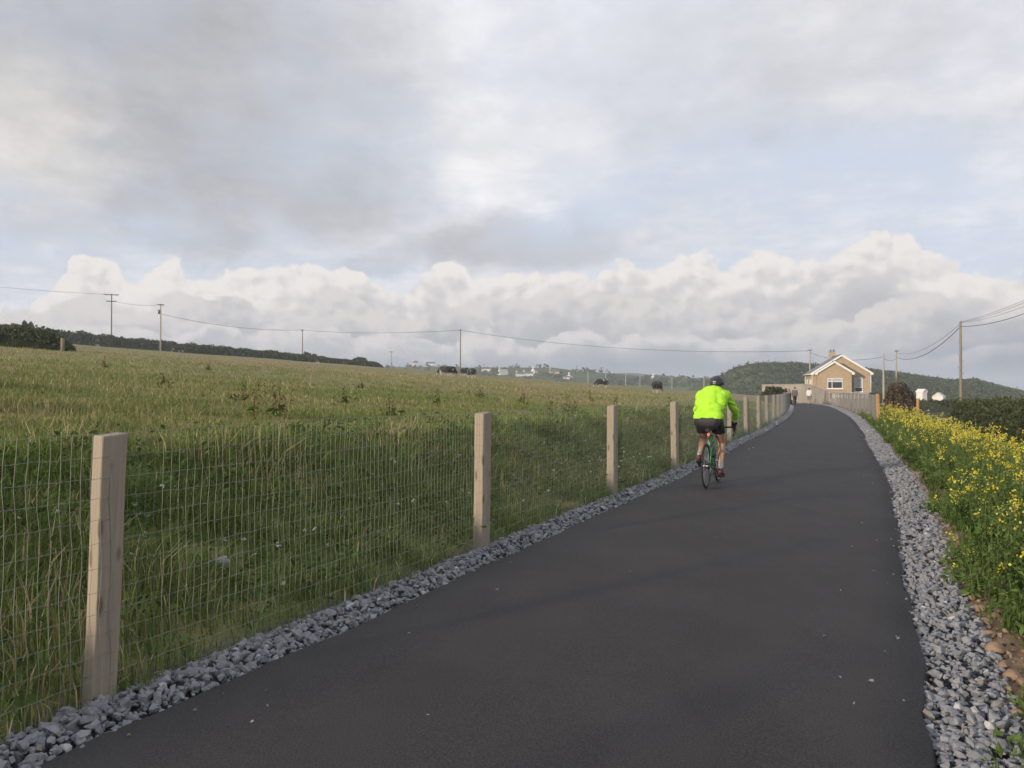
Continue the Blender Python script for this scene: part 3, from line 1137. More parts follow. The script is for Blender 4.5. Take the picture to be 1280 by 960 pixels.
# ------------------------------------------------------------------ yellow flowers on the right verge
def build_flowers():
    s0 = float(np.interp(0.0, CL[:, 1], CS))
    n = 4200
    s = s0 + 0.6 + 51 * RNG.random(n) ** 1.4
    w = 0.47 + 3.6 * RNG.random(n) ** 1.1 + 0.22 * sst(5, 16, s - s0)
    w += 0.16 * np.sin(s * 1.7) * (w < 1.5)
    xy = at(s, -(HALF + w))
    x, y = xy[:, 0], xy[:, 1]
    z = ground_z(x, y)
    d = np.hypot(x, y)
    H = (0.26 + 0.46 * sst(0.55, 1.7, w)) * RNG.uniform(0.75, 1.25, n) + 0.08 * lumps(x, y, 2.0, 1)
    H = np.clip(H * RNG.choice([0.7, 0.9, 1.0, 1.0, 1.25], n), 0.16, 1.05)
    V, Q, T, C = [], [], [], []
    off = 0

    def push(v, q=None, t=None, c=None):
        nonlocal off
        V.append(v); C.append(c)
        if q is not None: Q.append(q + off)
        if t is not None: T.append(t + off)
        off += len(v)

    base = np.column_stack([x, y, z])
    # stems: several to a plant, spreading
    k = 5
    N = n * k
    B = np.repeat(base, k, axis=0) + np.column_stack([RNG.normal(0, 0.04, (N, 2)), np.zeros(N)])
    h = np.repeat(H, k) * RNG.uniform(0.6, 1.12, N)
    az = RNG.uniform(0, 6.28, N)
    ln = np.abs(RNG.normal(0.22, 0.14, N))
    cs = np.array([0.12, 0.165, 0.05]) * RNG.uniform(0.7, 1.2, (N, 1))
    v, q, t, c = blades(B, h, ln, az, np.full(N, 0.008) * (1 + np.repeat(d, k) / 25), cs)
    tips = v.reshape(N, 5, 3)[:, 4].copy()
    push(v, q, t, c)
    # leaves down the stems
    kl = 15
    M_ = N * kl
    f = RNG.uniform(0.06, 0.96, M_)
    pb = np.repeat(B, kl, axis=0)
    pt = np.repeat(tips, kl, axis=0)
    cen = pb + (pt - pb) * f[:, None] + np.column_stack([RNG.normal(0, 0.045, (M_, 2)), RNG.normal(0, 0.02, M_)])
    dl = np.repeat(np.repeat(d, k), kl)
    sel = RNG.random(M_) < np.clip(14 / dl, 0.3, 0.85)
    szl = (RNG.uniform(0.012, 0.033, M_) * (1.3 - 0.95 * f) * (1 + dl / 22))[sel]
    cl = np.array([0.105, 0.155, 0.048]) * RNG.uniform(0.65, 1.5, (sel.sum(), 1))
    v, t, c = leaf_quads(cen[sel], szl, cl, np.array([0, 0, 0.7]), 0.8, 0.42)
    push(v, None, t, c)
    # flower heads: a loose raceme at each tip of the taller stems
    pf = np.clip(0.04 + 0.36 * sst(0.34, 0.66, h) + 0.26 * lumps(B[:, 0], B[:, 1], 1.1, 2) * (h > 0.30), 0.0, 0.70)
    fl = np.nonzero(RNG.random(N) < pf)[0]
    kp = 11
    m = len(fl)
    tp = np.repeat(tips[fl], kp, axis=0)
    dp = np.repeat(np.repeat(d, k)[fl], kp)
    cen = tp + np.column_stack([RNG.normal(0, 0.022, (m * kp, 2)), RNG.uniform(-0.07, 0.022, m * kp)])
    sel = RNG.random(m * kp) < np.clip(16 / dp, 0.4, 1)
    sp = (RNG.uniform(0.0055, 0.0105, m * kp) * (1 + dp / 22))[sel]
    yc = np.array([[0.68, 0.56, 0.05], [0.74, 0.64, 0.09], [0.56, 0.48, 0.05], [0.62, 0.59, 0.17]])[RNG.integers(0, 4, sel.sum())]
    v, t, c = leaf_quads(cen[sel], sp, yc, None, 0.8, 0.95)
    push(v, None, t, c)
    tag(link('yellow_wildflowers', np_mesh('yellow_wildflowers', np.vstack(V), np.vstack(Q), np.vstack(T), np.vstack(C)), M['petal']),
        'dense bank of yellow mustard flowers along the right verge', 'wildflowers', kind='stuff')
    # low weeds creeping over the soil edge
    n = 2300
    s = s0 + 0.8 + 40 * RNG.random(n) ** 1.6
    w = 0.50 + 0.6 * RNG.random(n) ** 0.6
    xy = at(s, -(HALF + w))
    keep = lumps(xy[:, 0], xy[:, 1], 1.1, 1) + 1.2 * (w - 0.62) > 0.0
    xy = xy[keep]
    nb = 14
    N = len(xy) * nb
    X = np.repeat(xy[:, 0], nb) + RNG.normal(0, 0.05, N)
    Y = np.repeat(xy[:, 1], nb) + RNG.normal(0, 0.05, N)
    c = np.array([0.075, 0.12, 0.03]) * RNG.uniform(0.6, 1.4, (N, 1))
    v, q, t, cc = blades(np.column_stack([X, Y, ground_z(X, Y) - 0.01]), RNG.uniform(0.05, 0.2, N), np.abs(RNG.normal(0.7, 0.4, N)), RNG.uniform(0, 6.28, N),
                         RNG.uniform(0.006, 0.014, N) * (1 + np.hypot(X, Y) / 25), c)
    tag(link('verge_weeds', np_mesh('verge_weeds', v, q, t, cc), M['grass']), 'low green weeds creeping over the brown soil edge', 'weeds', kind='stuff')


build_flowers()


# ------------------------------------------------------------------ loose rocks
def rock_mesh(rx, ry, rz, seed):
    rs = np.random.default_rng(seed)
    bm = bmesh.new()
    bmesh.ops.create_icosphere(bm, subdivisions=3, radius=1.0)
    k = rs.normal(size=(7, 3))
    k /= np.linalg.norm(k, axis=1)[:, None]
    lim = rs.uniform(0.58, 0.9, 7)
    ph = rs.uniform(0, 6, 3)
    for v in bm.verts:
        p = np.array(v.co[:])
        for a, l in zip(k, lim):
            t = p @ a
            if t > l: p = p - a * (t - l) * 0.85
        p *= 1 + 0.05 * math.sin(4 * p[0] + ph[0]) + 0.04 * math.sin(5 * p[1] + ph[1]) + 0.03 * math.sin(9 * p[2] + ph[2])
        v.co = (p[0] * rx, p[1] * ry, p[2] * rz)
    for f in bm.faces: f.smooth = True
    me = bpy.data.meshes.new('rock')
    bm.to_mesh(me)
    bm.free()
    return me


M['tan_rock'] = simple('tan_rock', (0.29, 0.205, 0.135), (0.21, 0.145, 0.095), 12.0, 0.9, 0.8, 40)
M['pale_rock'] = simple('pale_rock', (0.34, 0.33, 0.31), (0.25, 0.245, 0.23), 9.0, 0.85, 0.6, 40)
ROCKS = [(1234, 815, 0.075, 'largest tan stone in the brown soil beside the gravel'), (1252, 846, 0.058, 'round pale tan stone just below the largest stone in the soil'),
         (1266, 856, 0.052, 'tan stone touching the weeds right of the round pale stone'), (1224, 795, 0.05, 'flat tan stone wedged between the gravel and soil edge'),
         (1212, 762, 0.06, 'tan stone at the top of the stony soil patch'), (1222, 778, 0.045, None), (1233, 771, 0.04, None), (1205, 748, 0.04, None),
         (1240, 832, 0.032, None), (1246, 862, 0.03, None), (1262, 878, 0.03, None), (1198, 726, 0.035, None), (1192, 712, 0.03, None), (1178, 690, 0.035, None),
         (1170, 668, 0.03, None), (1256, 892, 0.034, None), (1270, 905, 0.04, None), (1246, 790, 0.03, None)]
for i, (px, py, r, lab) in enumerate(ROCKS):
    d = EYE * FPX / (py - 488)
    o = link('rock', rock_mesh(r * 0.92, r * 0.78, r * 0.56, 100 + i), M['tan_rock'], None, (P(px, d) + 0.05, d, r * 0.18))
    o.rotation_euler = (0.25 * math.sin(i * 2.3), 0.25 * math.cos(i * 1.7), i * 1.9)
    tag(o, lab or 'small tan stone lying in the strip of brown soil', 'stone', 'tan stones in the soil edge')
d = 5.6
o = link('rock', rock_mesh(0.08, 0.06, 0.055, 77), M['pale_rock'], None, (P(275, d), d, gz(P(275, d), d) + 0.05))
tag(o, 'pale grey stone half buried in the grass bank', 'stone')


# ------------------------------------------------------------------ wire fences
def postmat():
    m, b = newmat('sawn_timber')
    co = objco()
    g = noise(mapv(co, (38, 38, 1.4)), 1.0, 6, 0.65, 0.6)
    st = noise(mapv(co, (3, 3, 1.2)), 1.0, 5, 0.6)
    c = mixc(smooth(g, 0.32, 0.68), (0.36, 0.305, 0.235), (0.28, 0.24, 0.19))
    c = mixc(smooth(st, 0.5, 0.75) * 0.55, c, (0.215, 0.19, 0.155))
    vn = E.nt.nodes.new('ShaderNodeTexVoronoi')
    vn.inputs['Scale'].default_value = 1.0
    E.nt.links.new(mapv(co, (9, 9, 3.2)).s, vn.inputs['Vector'])
    c = mixc((1.0 - smooth(E(vn.outputs['Distance']), 0.08, 0.2)) * 0.7, c, (0.12, 0.08, 0.05))
    setc(b, 'Base Color', c)
    b.inputs['Roughness'].default_value = 0.85
    b.inputs['Specular IOR Level'].default_value = 0.15
    bump(b, g, 0.6, 0.004)
    return m


M['post'] = postmat()
M['post_orange'] = simple('orange_brown_timber', (0.42, 0.25, 0.12), (0.33, 0.20, 0.10), 2.0, 0.85, 0.4, 12, stretch=(6, 6, 0.6))


def post_mesh(w=0.115, h=1.29, sink=0.35):
    bm = bmesh.new()
    bmesh.ops.create_cube(bm, size=1.0)
    bmesh.ops.scale(bm, vec=(w, w, h + sink), verts=bm.verts[:])
    bmesh.ops.translate(bm, vec=(0, 0, (h - sink) / 2), verts=bm.verts[:])
    bmesh.ops.subdivide_edges(bm, edges=[e for e in bm.edges if abs(e.verts[0].co.z - e.verts[1].co.z) > 0.5], cuts=6)
    for v in bm.verts:
        if v.co.z > h - 0.001: v.co.z += 0.16 * v.co.x          # the top is sawn a little aslant
        v.co.x += 0.004 * math.sin(v.co.z * 4.0)
    es = [e for e in bm.edges if len(e.link_faces) == 2 and e.calc_face_angle(0) > 1.0]
    bmesh.ops.bevel(bm, geom=es, offset=0.007, segments=2, affect='EDGES', profile=0.5)
    me = bpy.data.meshes.new('post')
    bm.to_mesh(me)
    bm.free()
    return me


def wire_mesh(line, hgt, gap_h, gap_v, r, side):
    """stock netting along a polyline of ground points (x, y, z)"""
    line = np.array(line, float)
    seg = np.linalg.norm(np.diff(line[:, :2], axis=0), axis=1)
    s = np.concatenate([[0], np.cumsum(seg)])
    V, T = [], []
    off = 0
    tri = np.array([[0, 1], [1, 2], [2, 0]])
    ang = np.array([0.3, 2.4, 4.5])

    def prism_wire(A, B, ra):
        """n straight three sided wires from A to B (n,3)"""
        nonlocal off
        n = len(A)
        t = B - A
        t /= np.linalg.norm(t, axis=1)[:, None]
        ref = np.where(np.abs(t[:, 2:3]) > 0.9, np.array([[1.0, 0, 0]]), np.array([[0, 0, 1.0]]))
        a = np.cross(t, ref)
        a /= np.linalg.norm(a, axis=1)[:, None]
        b = np.cross(t, a)
        ring = np.stack([a * math.cos(q) + b * math.sin(q) for q in ang], 1) * ra
        v = np.concatenate([A[:, None] + ring, B[:, None] + ring], 1)
        k = (np.arange(n) * 6)[:, None] + off
        for i, j in tri:
            T.append(np.concatenate([k + i, k + j, k + 3 + j, k + 3 + i], 1))
        V.append(v.reshape(-1, 3))
        off += n * 6

    def pt(u, h):
        return np.stack([np.interp(u, s, line[:, 0]), np.interp(u, s, line[:, 1]), np.interp(u, s, line[:, 2]) + h], 1)

    u = np.arange(0.02, s[-1], gap_v)
    nh = int(round(hgt / gap_h))
    rows = [0.04 + gap_h * i for i in range(nh + 1)]
    for i in range(nh):                       # verticals: short lengths wrapped at each line wire, so they wander a little
        ja = 0.006 * np.sin(u * 3.1 + i * 1.3) + 0.003 * np.sin(u * 17.0 + i * 2.1)
        jb = 0.006 * np.sin(u * 3.1 + (i + 1) * 1.3) + 0.003 * np.sin(u * 17.0 + (i + 1) * 2.1)
        prism_wire(pt(u + ja, rows[i]), pt(u + jb, rows[i + 1]), r)
    uh = np.arange(0.0, s[-1] + 1e-6, 0.10)
    for i, h in enumerate(rows):
        sag = 0.010 * np.sin(uh * 1.57 + i) + 0.003 * np.sin(uh * 31 + i)
        p = pt(uh, h + sag)
        prism_wire(p[:-1], p[1:], r * (1.25 if i in (0, nh) else 1.0))
    return np_mesh('wire_netting', np.vstack(V), np.vstack(T), None, None, True)


def build_fence(name, label, pts, mat_posts, pm, rot_off=0.0, gap_h=0.105, gap_v=0.05, rad=0.0013, toward=0.0, leans=None, hgt=1.24, first=None):
    root = empty(name, (pts[0][0], pts[0][1], 0))
    tag(root, label, 'fence')
    o0 = Vector(root.location)
    line = []
    for i, p in enumerate(pts):
        a, b = pts[max(i - 1, 0)], pts[min(i + 1, len(pts) - 1)]
        t = Vector((b[0] - a[0], b[1] - a[1])).normalized()
        z = p[2]
        me_, ma_ = (first[1], first[0]) if first and i == 0 else (pm, mat_posts)
        po = bpy.data.objects.new('post', me_)
        COL.objects.link(po)
        if not me_.materials: me_.materials.append(ma_)
        po.parent = root
        po.location = Vector((p[0], p[1], z)) - o0
        po.rotation_euler = (R(RNG.normal(0, 0.7)), R(RNG.normal(0, 0.7)), math.atan2(t.y, t.x) + rot_off + RNG.normal(0, 0.03))
        if leans and i in leans:
            po.rotation_euler[0], po.rotation_euler[1] = leans[i]
        nrm = Vector((-t.y, t.x))
        line.append((p[0] + nrm.x * toward - o0.x, p[1] + nrm.y * toward - o0.y, z))
    w = link('wire_netting', wire_mesh(line, hgt, gap_h, gap_v, rad, 1), M['wire'], root)
    return root


S0 = float(np.interp(3.69, CL[:, 1] + 0.0, CS))
# arc length at which the first post of the photograph stands
_l, _a = lateral([-1.95], [3.69])
S_POST = float(_a[0])
sp = [S_POST + 3.98 * k for k in range(-2, 23)]
pts = []
for s in sp:
    q = at(np.array([s]), np.array([HALF + 0.37]))[0]
    pts.append((q[0], q[1], 0.0))
build_fence('wire_fence', 'long sheep wire fence on square timber posts along the left path edge', pts, M['post'], post_mesh(), rot_off=-0.25, toward=-0.070,
            leans={2: (R(0.5), R(2.2)), 3: (R(0.3), R(1.2))})
_l, _a = lateral([15.9], [33.7])
pts = []
for k in range(14):
    q = at(np.array([float(_a[0]) + 3.9 * k]), np.array([-(HALF + 0.85)]))[0]
    pts.append((q[0], q[1], 0.0))
build_fence('wire_fence', 'wire netting fence leading from the orange brown post to the garden wall', pts, M['post'], post_mesh(0.09, 1.29), toward=0.065, rad=0.0013, first=(M['post_orange'], post_mesh(0.13, 1.34)))
q0, q1 = pts[0], (P(1147, 43), 43.0, -0.28)
qq = [(q0[0] + 0.35 + (q1[0] - q0[0] - 0.35) * t, q0[1] + (q1[1] - q0[1]) * t, -0.28 * t) for t in (0.36, 0.68, 1.0)]
build_fence('wire_fence', 'short wire fence ending at the lone corner post before the dark hedge', qq[2:] + [(q1[0] + 6.5, q1[1] + 6, -1.2)], M['post_orange'], post_mesh(0.13, 1.33))


# ------------------------------------------------------------------ hedges, bushes, trees
def hedge(name, label, cat, line, h, w, n, lsize, col, core=0.72, base=None, group=None, rag=0.25):
    """leaf mass over a lumpy solid core along a ground polyline"""
    line = np.array(line, float)
    seg = np.linalg.norm(np.diff(line, axis=0), axis=1)
    s = np.concatenate([[0], np.cumsum(seg)])
    tot = s[-1]
    org = np.array([line[0, 0], line[0, 1], 0])

    def pos(u, a, f):
        """u along, a angle over the section (0 front foot .. pi back foot), f radial factor"""
        x = np.interp(u, s, line[:, 0]); y = np.interp(u, s, line[:, 1])
        k = np.clip(np.searchsorted(s, u) - 1, 0, len(seg) - 1)
        t = (line[k + 1] - line[k]) / seg[k][:, None]
        nx, ny = t[:, 1], -t[:, 0]
        hh = h if np.isscalar(h) else np.interp(u / tot, np.linspace(0, 1, len(h)), h)
        wob = 1 + rag * lumps(x + 3 * a, y + 5 * np.cos(a), max(1.2, 1.4 * np.mean(hh)), 0) * 0.6 + rag * 0.5 * lumps(x * 1.0 + a, y, 0.5 * np.mean(hh) + 0.3, 2)
        end = np.sqrt(np.clip(np.minimum(u, tot - u) / (0.5 * w), 0.02, 1))
        ca, sa = np.cos(a), np.sin(a)
        ex = np.sign(ca) * np.abs(ca) ** 0.6 * w / 2 * f * wob * (0.4 + 0.6 * end)
        ez = np.abs(sa) ** 0.6 * hh * f * wob * end
        X, Y = x + nx * ex, y + ny * ex
        zb = ground_z(X, Y) if base is None else np.full_like(X, base)
        return np.column_stack([X, Y, zb - 0.1 + ez])

    nu, na = max(8, int(tot / max(0.5, w * 0.3))), 12
    U, A = np.meshgrid(np.linspace(0, tot, nu), np.linspace(0, math.pi, na), indexing='ij')
    cv = pos(U.ravel(), A.ravel(), np.full(nu * na, core)) - org
    i, j = np.meshgrid(np.arange(nu - 1), np.arange(na - 1), indexing='ij')
    q = np.stack([i * na + j, i * na + j + 1, (i + 1) * na + j + 1, (i + 1) * na + j], -1).reshape(-1, 4)
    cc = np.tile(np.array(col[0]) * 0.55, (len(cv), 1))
    u = RNG.random(n) * tot
    a = np.arccos(RNG.uniform(-1, 1, n))
    f = RNG.uniform(0.72, 1.10, n)
    cen = pos(u, a, f) - org
    c = np.array(col)[RNG.integers(0, len(col), n)] * RNG.uniform(0.6, 1.35, (n, 1))
    v, t, c2 = leaf_quads(cen, RNG.uniform(0.6, 1.4, n) * lsize, c, None, 0.8, 0.6)
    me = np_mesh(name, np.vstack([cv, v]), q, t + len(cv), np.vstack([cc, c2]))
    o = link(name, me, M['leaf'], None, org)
    tag(o, label, cat, group)
    return o


DK = [(0.058, 0.076, 0.032), (0.072, 0.09, 0.036), (0.09, 0.10, 0.045), (0.062, 0.064, 0.034)]
DL = [tuple(1.35 * q for q in c) for c in DK]
MD = [(0.065, 0.09, 0.03), (0.085, 0.11, 0.035), (0.05, 0.07, 0.025)]
BR = [(0.16, 0.115, 0.08), (0.13, 0.09, 0.06), (0.19, 0.14, 0.10), (0.10, 0.085, 0.05)]

# right hand hedge, parallel to the path
_l, _a = lateral([P(1168, 48)], [48.0])
sh = np.arange(float(_a[0]) - 44, float(_a[0]) + 3, 1.5)
hl = at(sh, np.full(len(sh), -(HALF + 7.2)))
hedge('hedge', 'dark overgrown hedge behind the yellow flowers on the right', 'hedge', hl, 1.85, 2.6, 26000, 0.09, DK)
hedge('hedge', 'far dark hedge rising leftwards along the top of the field', 'hedge', [(-150, 165), (-120, 178), (-90, 192), (-60, 206), (-36, 216)], [4.1, 3.5, 2.5, 2.0, 1.4], 3.4, 20000, 0.30, DL, rag=0.20)
hedge('hedge', 'near block of dark hedge ending beside the gate post at left', 'hedge', [(-80, 52), (-60, 60), (-37.5, 66)], [2.6, 2.5, 1.6], 3.6, 15000, 0.16, DL, rag=0.22)
hedge('bush', 'round bush standing on the far hedge beside the pole', 'bush', [(P(34, 172) - 1.5, 172), (P(34, 172) + 1.5, 172)], 4.6, 3.4, 1500, 0.3, DK)
hedge('bush', 'small rounded bush on the skyline beside the black cow', 'bush', [(P(387, 212) - 2.6, 212), (P(387, 212), 212), (P(387, 212) + 2.6, 212)], 2.4, 3.0, 2500, 0.22, DL)
hedge('hedge', 'low clump of dark bushes on the skyline past the hedge end', 'hedge', [(P(420, 226), 226), (P(440, 228), 228), (P(466, 230), 230)], [1.2, 2.0, 3.2, 3.6, 2.0], 4.0, 3500, 0.34, DK)
hedge('bush', 'dark leafy bush by the bend behind the left fence', 'bush', [(P(958, 84), 84), (P(968, 82.5), 82.5), (P(981, 80), 80)], [1.9, 1.75, 1.3], 2.4, 5000, 0.12, DK)
hedge('brush_heap', 'brown dead brushwood heap beyond the yellow flowers', 'brush heap', [(P(1106, 62), 62), (P(1125, 61), 61), (P(1150, 60), 60)], [2.2, 3.2, 3.0, 2.4, 2.0], 3.0, 6000, 0.11, BR)
hedge('hedge', 'hedge behind the far poles at the foot of the hill', 'hedge', [(P(1100, 96), 96), (P(1190, 92), 92), (P(1330, 84), 84)], [1.1, 1.2, 1.2], 3.0, 9000, 0.16, DK, base=-0.9)


def scrub(name, label, surf, pxr, dr, n, size, col, k=9, dens=None):
    px = RNG.uniform(*pxr, n)
    d = RNG.uniform(*dr, n)
    if dens is not None:
        keep = RNG.random(n) < dens(px, d)
        px, d = px[keep], d[keep]
    n = len(px)
    x = (px - 640) / FPX * d
    z = surf(px, d)
    s = RNG.uniform(0.6, 1.5, n) * size
    cen = np.repeat(np.column_stack([x, d, z + s * 0.35]), k, axis=0) + RNG.normal(size=(n * k, 3)) * np.repeat(s, k)[:, None] * np.array([0.5, 0.5, 0.34])
    bc = np.array(col)[RNG.integers(0, len(col), n)] * RNG.uniform(0.7, 1.25, (n, 1))
    c = np.repeat(bc, k, axis=0) * RNG.uniform(0.75, 1.25, (n * k, 1))
    v, t, c2 = leaf_quads(cen, np.repeat(s, k) * 0.42, c, np.array([0, -0.2, 0.5]), 0.8, 0.8)
    tag(link(name, np_mesh(name, v, None, t, c2), M['leaf']), label, 'woodland', kind='stuff')


scrub('hill_scrub', 'scrub and low woodland covering the hill behind the bungalow', hill_surf, (890, 1330), (300, 425), 13000, 1.05, DK + MD,
      dens=lambda p, d: 0.25 + 0.75 * sst(955, 1010, p))
scrub('far_woodland', 'tree clumps and hedgerows on the distant hills', far_surf, (430, 960), (480, 715), 1700, 2.2, DK + MD,
      dens=lambda p, d: np.clip(0.35 * (lumps(p, d * 0.2, 40, 1) > 0.15) + 0.6 * (np.abs(lumps(p, d, 120, 0)) < 0.06) + 0.9 * ((p > 660) & (p < 696) & (d > 690)) + 0.8 * ((p > 755) & (d > 560) & (d < 640)), 0, 1))


# ------------------------------------------------------------------ poles and wires
def pole(px, ytop, d, label, mat, r=0.13, arms=(), base=None, extra=None):
    x, zt = P(px, d), Z(ytop, d)
    zb = gz(x, d) if base is None else base
    h = zt - zb
    root = empty('utility_pole', (x, d, zb))
    tag(root, label, 'utility pole', 'wooden poles carrying the overhead wires')
    pts_ = [(0, 0, -0.4), (0, 0, h * 0.35), (0, 0, h * 0.7), (0, 0, h)]
    MB().tube(pts_, [r * 1.15, r, r * 0.9, r * 0.78], 10).build('pole_shaft', mat, root, True)
    for (dz, ln, ang) in arms:
        rot = Matrix.Rotation(ang, 3, 'Z')
        a = MB().box((0, -r * 1.3, h - dz), (ln, 0.18, 0.22), None, 0.01)
        bmesh.ops.transform(a.bm, matrix=rot.to_4x4(), verts=a.bm.verts[:])
        arm = a.build('crossarm', M['iron'], root)
        for t in (-0.46, 0, 0.46):
            p = rot @ Vector((ln * t, -r * 1.3, h - dz + 0.06))
            MB().tube([p, p + Vector((0, 0, 0.06)), p + Vector((0, 0, 0.2))], [0.03, 0.06, 0.045], 8).build('insulator', M['porcelain'], arm, True)
    if extra == 'transformer':
        t = MB().tube([(-0.34, -0.05, h - 2.3), (-0.34, -0.05, h - 1.4)], 0.28, 12).build('transformer', M['iron'], root, True)
        MB().tube([(-0.34, -0.05, h - 1.4), (-0.34, -0.05, h - 1.15)], 0.05, 8).build('bushing', M['porcelain'], t, True)
    if extra == 'steps':
        for k in range(9):
            z = h * (0.30 + 0.062 * k)
            sg = 1 if k % 2 else -1
            MB().tube([(sg * r * 0.7, 0, z), (sg * (r + 0.16), 0, z)], 0.02, 6).build('step_bolt', M['iron'], root)
    if extra == 'bracket':
        MB().box((0, -r * 1.2, h - 0.12), (0.55, 0.09, 0.09), None, 0.01).build('crossarm', M['iron'], root)
        for t in (-0.22, 0.0, 0.22):
            MB().tube([(t, -r * 1.2, h - 0.08), (t, -r * 1.2, h + 0.08)], 0.035, 8).build('insulator', M['porcelain'], root, True)
    return Vector((x, d, zt))


A1 = pole(139, 367, 200, 'tall pole with two crossarms behind the hedge at far left', M['pole_wood'], 0.17, ((0.3, 3.4, 0.3), (2.0, 2.4, 0.3)))
A2 = pole(200.5, 380, 180, 'pole with a transformer can standing before the far hedge', M['pole_pale'], 0.17, ((0.2, 1.4, 0.5),), extra='transformer')
A3 = pole(378, 412, 216, 'thin pole on the skyline above the small round bush', M['pole_wood'], 0.14, ((0.15, 0.9, 0.1),))
A4 = pole(575.5, 412, 158, 'pole standing in the field just behind the group of cows', M['pole_wood'], 0.13, extra='bracket')
A5 = pole(489, 439, 330, 'small distant pole on the skyline left of the cows', M['pole_wood'], 0.14, ((0.3, 1.6, 0.0),), base=1.0)
B1 = pole(1012.5, 437, 130, 'pale pole rising behind the left end of the bungalow', M['pole_pale'], 0.13, extra='bracket', base=0.2)
B2 = pole(1104.5, 442, 98, 'plain pole just right of the bungalow', M['pole_pale'], 0.125, base=-1.0)
B3 = pole(1120.5, 438, 112, 'paler pole with a small bracket behind the brushwood heap', M['pole_pale'], 0.125, extra='bracket', base=-1.0)
B4 = pole(1201, 402, 72, 'largest brown pole with step bolts above the right hand hedge', M['pole_wood'], 0.125, extra='steps', base=-1.5)
for px, yt, d in ((735, 463, 420), (757, 466, 430), (782, 465, 430), (800, 469, 440), (840, 472, 400), (880, 471, 330)):
    sf = float(far_surf(np.array([px]), np.array([max(d, 421.0)]))[0])
    pole(px, yt, d, 'tiny pale distant pole beyond the field, left of the cyclist', M['pole_pale'], 0.22, base=max(-3.2, sf))


def cable(a, b, sag, label, r, n=24):
    a, b = Vector(a), Vector(b)
    pts_ = []
    for k in range(n + 1):
        t = k / n
        p = a.lerp(b, t)
        p.z -= 4 * sag * t * (1 - t)
        pts_.append(p - a)
    o = MB().tube(pts_, r, 5).build('overhead_wire', M['cable'], None, True, a)
    tag(o, label, 'cable', 'overhead wires strung between the poles')


U = Vector((0, 0, 1))
far_left = Vector((P(-160, 215), 215, Z(338, 215)))
cable(A1 - 0.2 * U, far_left, 1.0, 'overhead wire leaving the frame to the left of the tall pole', 0.035)
cable(A1 - 1.8 * U, A2 - 0.2 * U, 0.5, 'short overhead wire between the two poles by the far hedge', 0.035)
cable(A2 - 2.3 * U, A3 - 0.1 * U, 1.2, 'overhead wire from the transformer pole to the thin skyline pole', 0.04)
cable(A3 - 0.1 * U, A4 - 0.1 * U, 0.7, 'overhead wire between the thin skyline pole and the field pole', 0.035)
cable(A4 - 0.1 * U, B1 - 0.2 * U, 1.6, 'long overhead wire from the field pole to the bungalow pole', 0.03, 40)
cable(B1 - 0.5 * U, B2 - 0.4 * U, 0.8, 'overhead wire passing behind the bungalow roof', 0.025)
cable(B2 - 0.6 * U, B3 - 1.2 * U, 0.3, 'short overhead wire between the two poles right of the bungalow', 0.025)
cable(B3 - 0.4 * U, B4 - 0.2 * U, 1.0, 'upper thin overhead wire from the paler pole to the brown pole', 0.016)
cable(B3 - 1.0 * U, B4 - 0.45 * U, 1.3, 'lower thick overhead wire from the paler pole to the brown pole', 0.032)
off_pole = Vector((P(1420, 44), 44, Z(300, 44)))
cable(B4 - 0.0 * U, off_pole + Vector((0.4, 0, 0.45)), 0.75, 'topmost thin wire running right from the brown pole', 0.012)
cable(B4 - 0.05 * U, off_pole + Vector((0.1, 0, 0.2)), 0.85, 'second thin wire running right from the brown pole', 0.012)
cable(B4 - 0.1 * U, off_pole + Vector((-0.1, 0, -0.3)), 0.9, 'third thin wire running right from the brown pole', 0.012)
cable(B4 - 0.45 * U, off_pole + Vector((0, 0, -0.75)), 1.05, 'thick black wire running right from the brown pole', 0.026)

d = 62
MB().tube([(0, 0, -0.3), (0, 0, 1.05)], 0.14, 8).build('gate_post', M['pole_wood'], None, True, (P(78, d), d, gz(P(78, d), d)))
tag(bpy.context.scene.objects['gate_post'], 'stout dark gate post at the end of the near hedge', 'post')


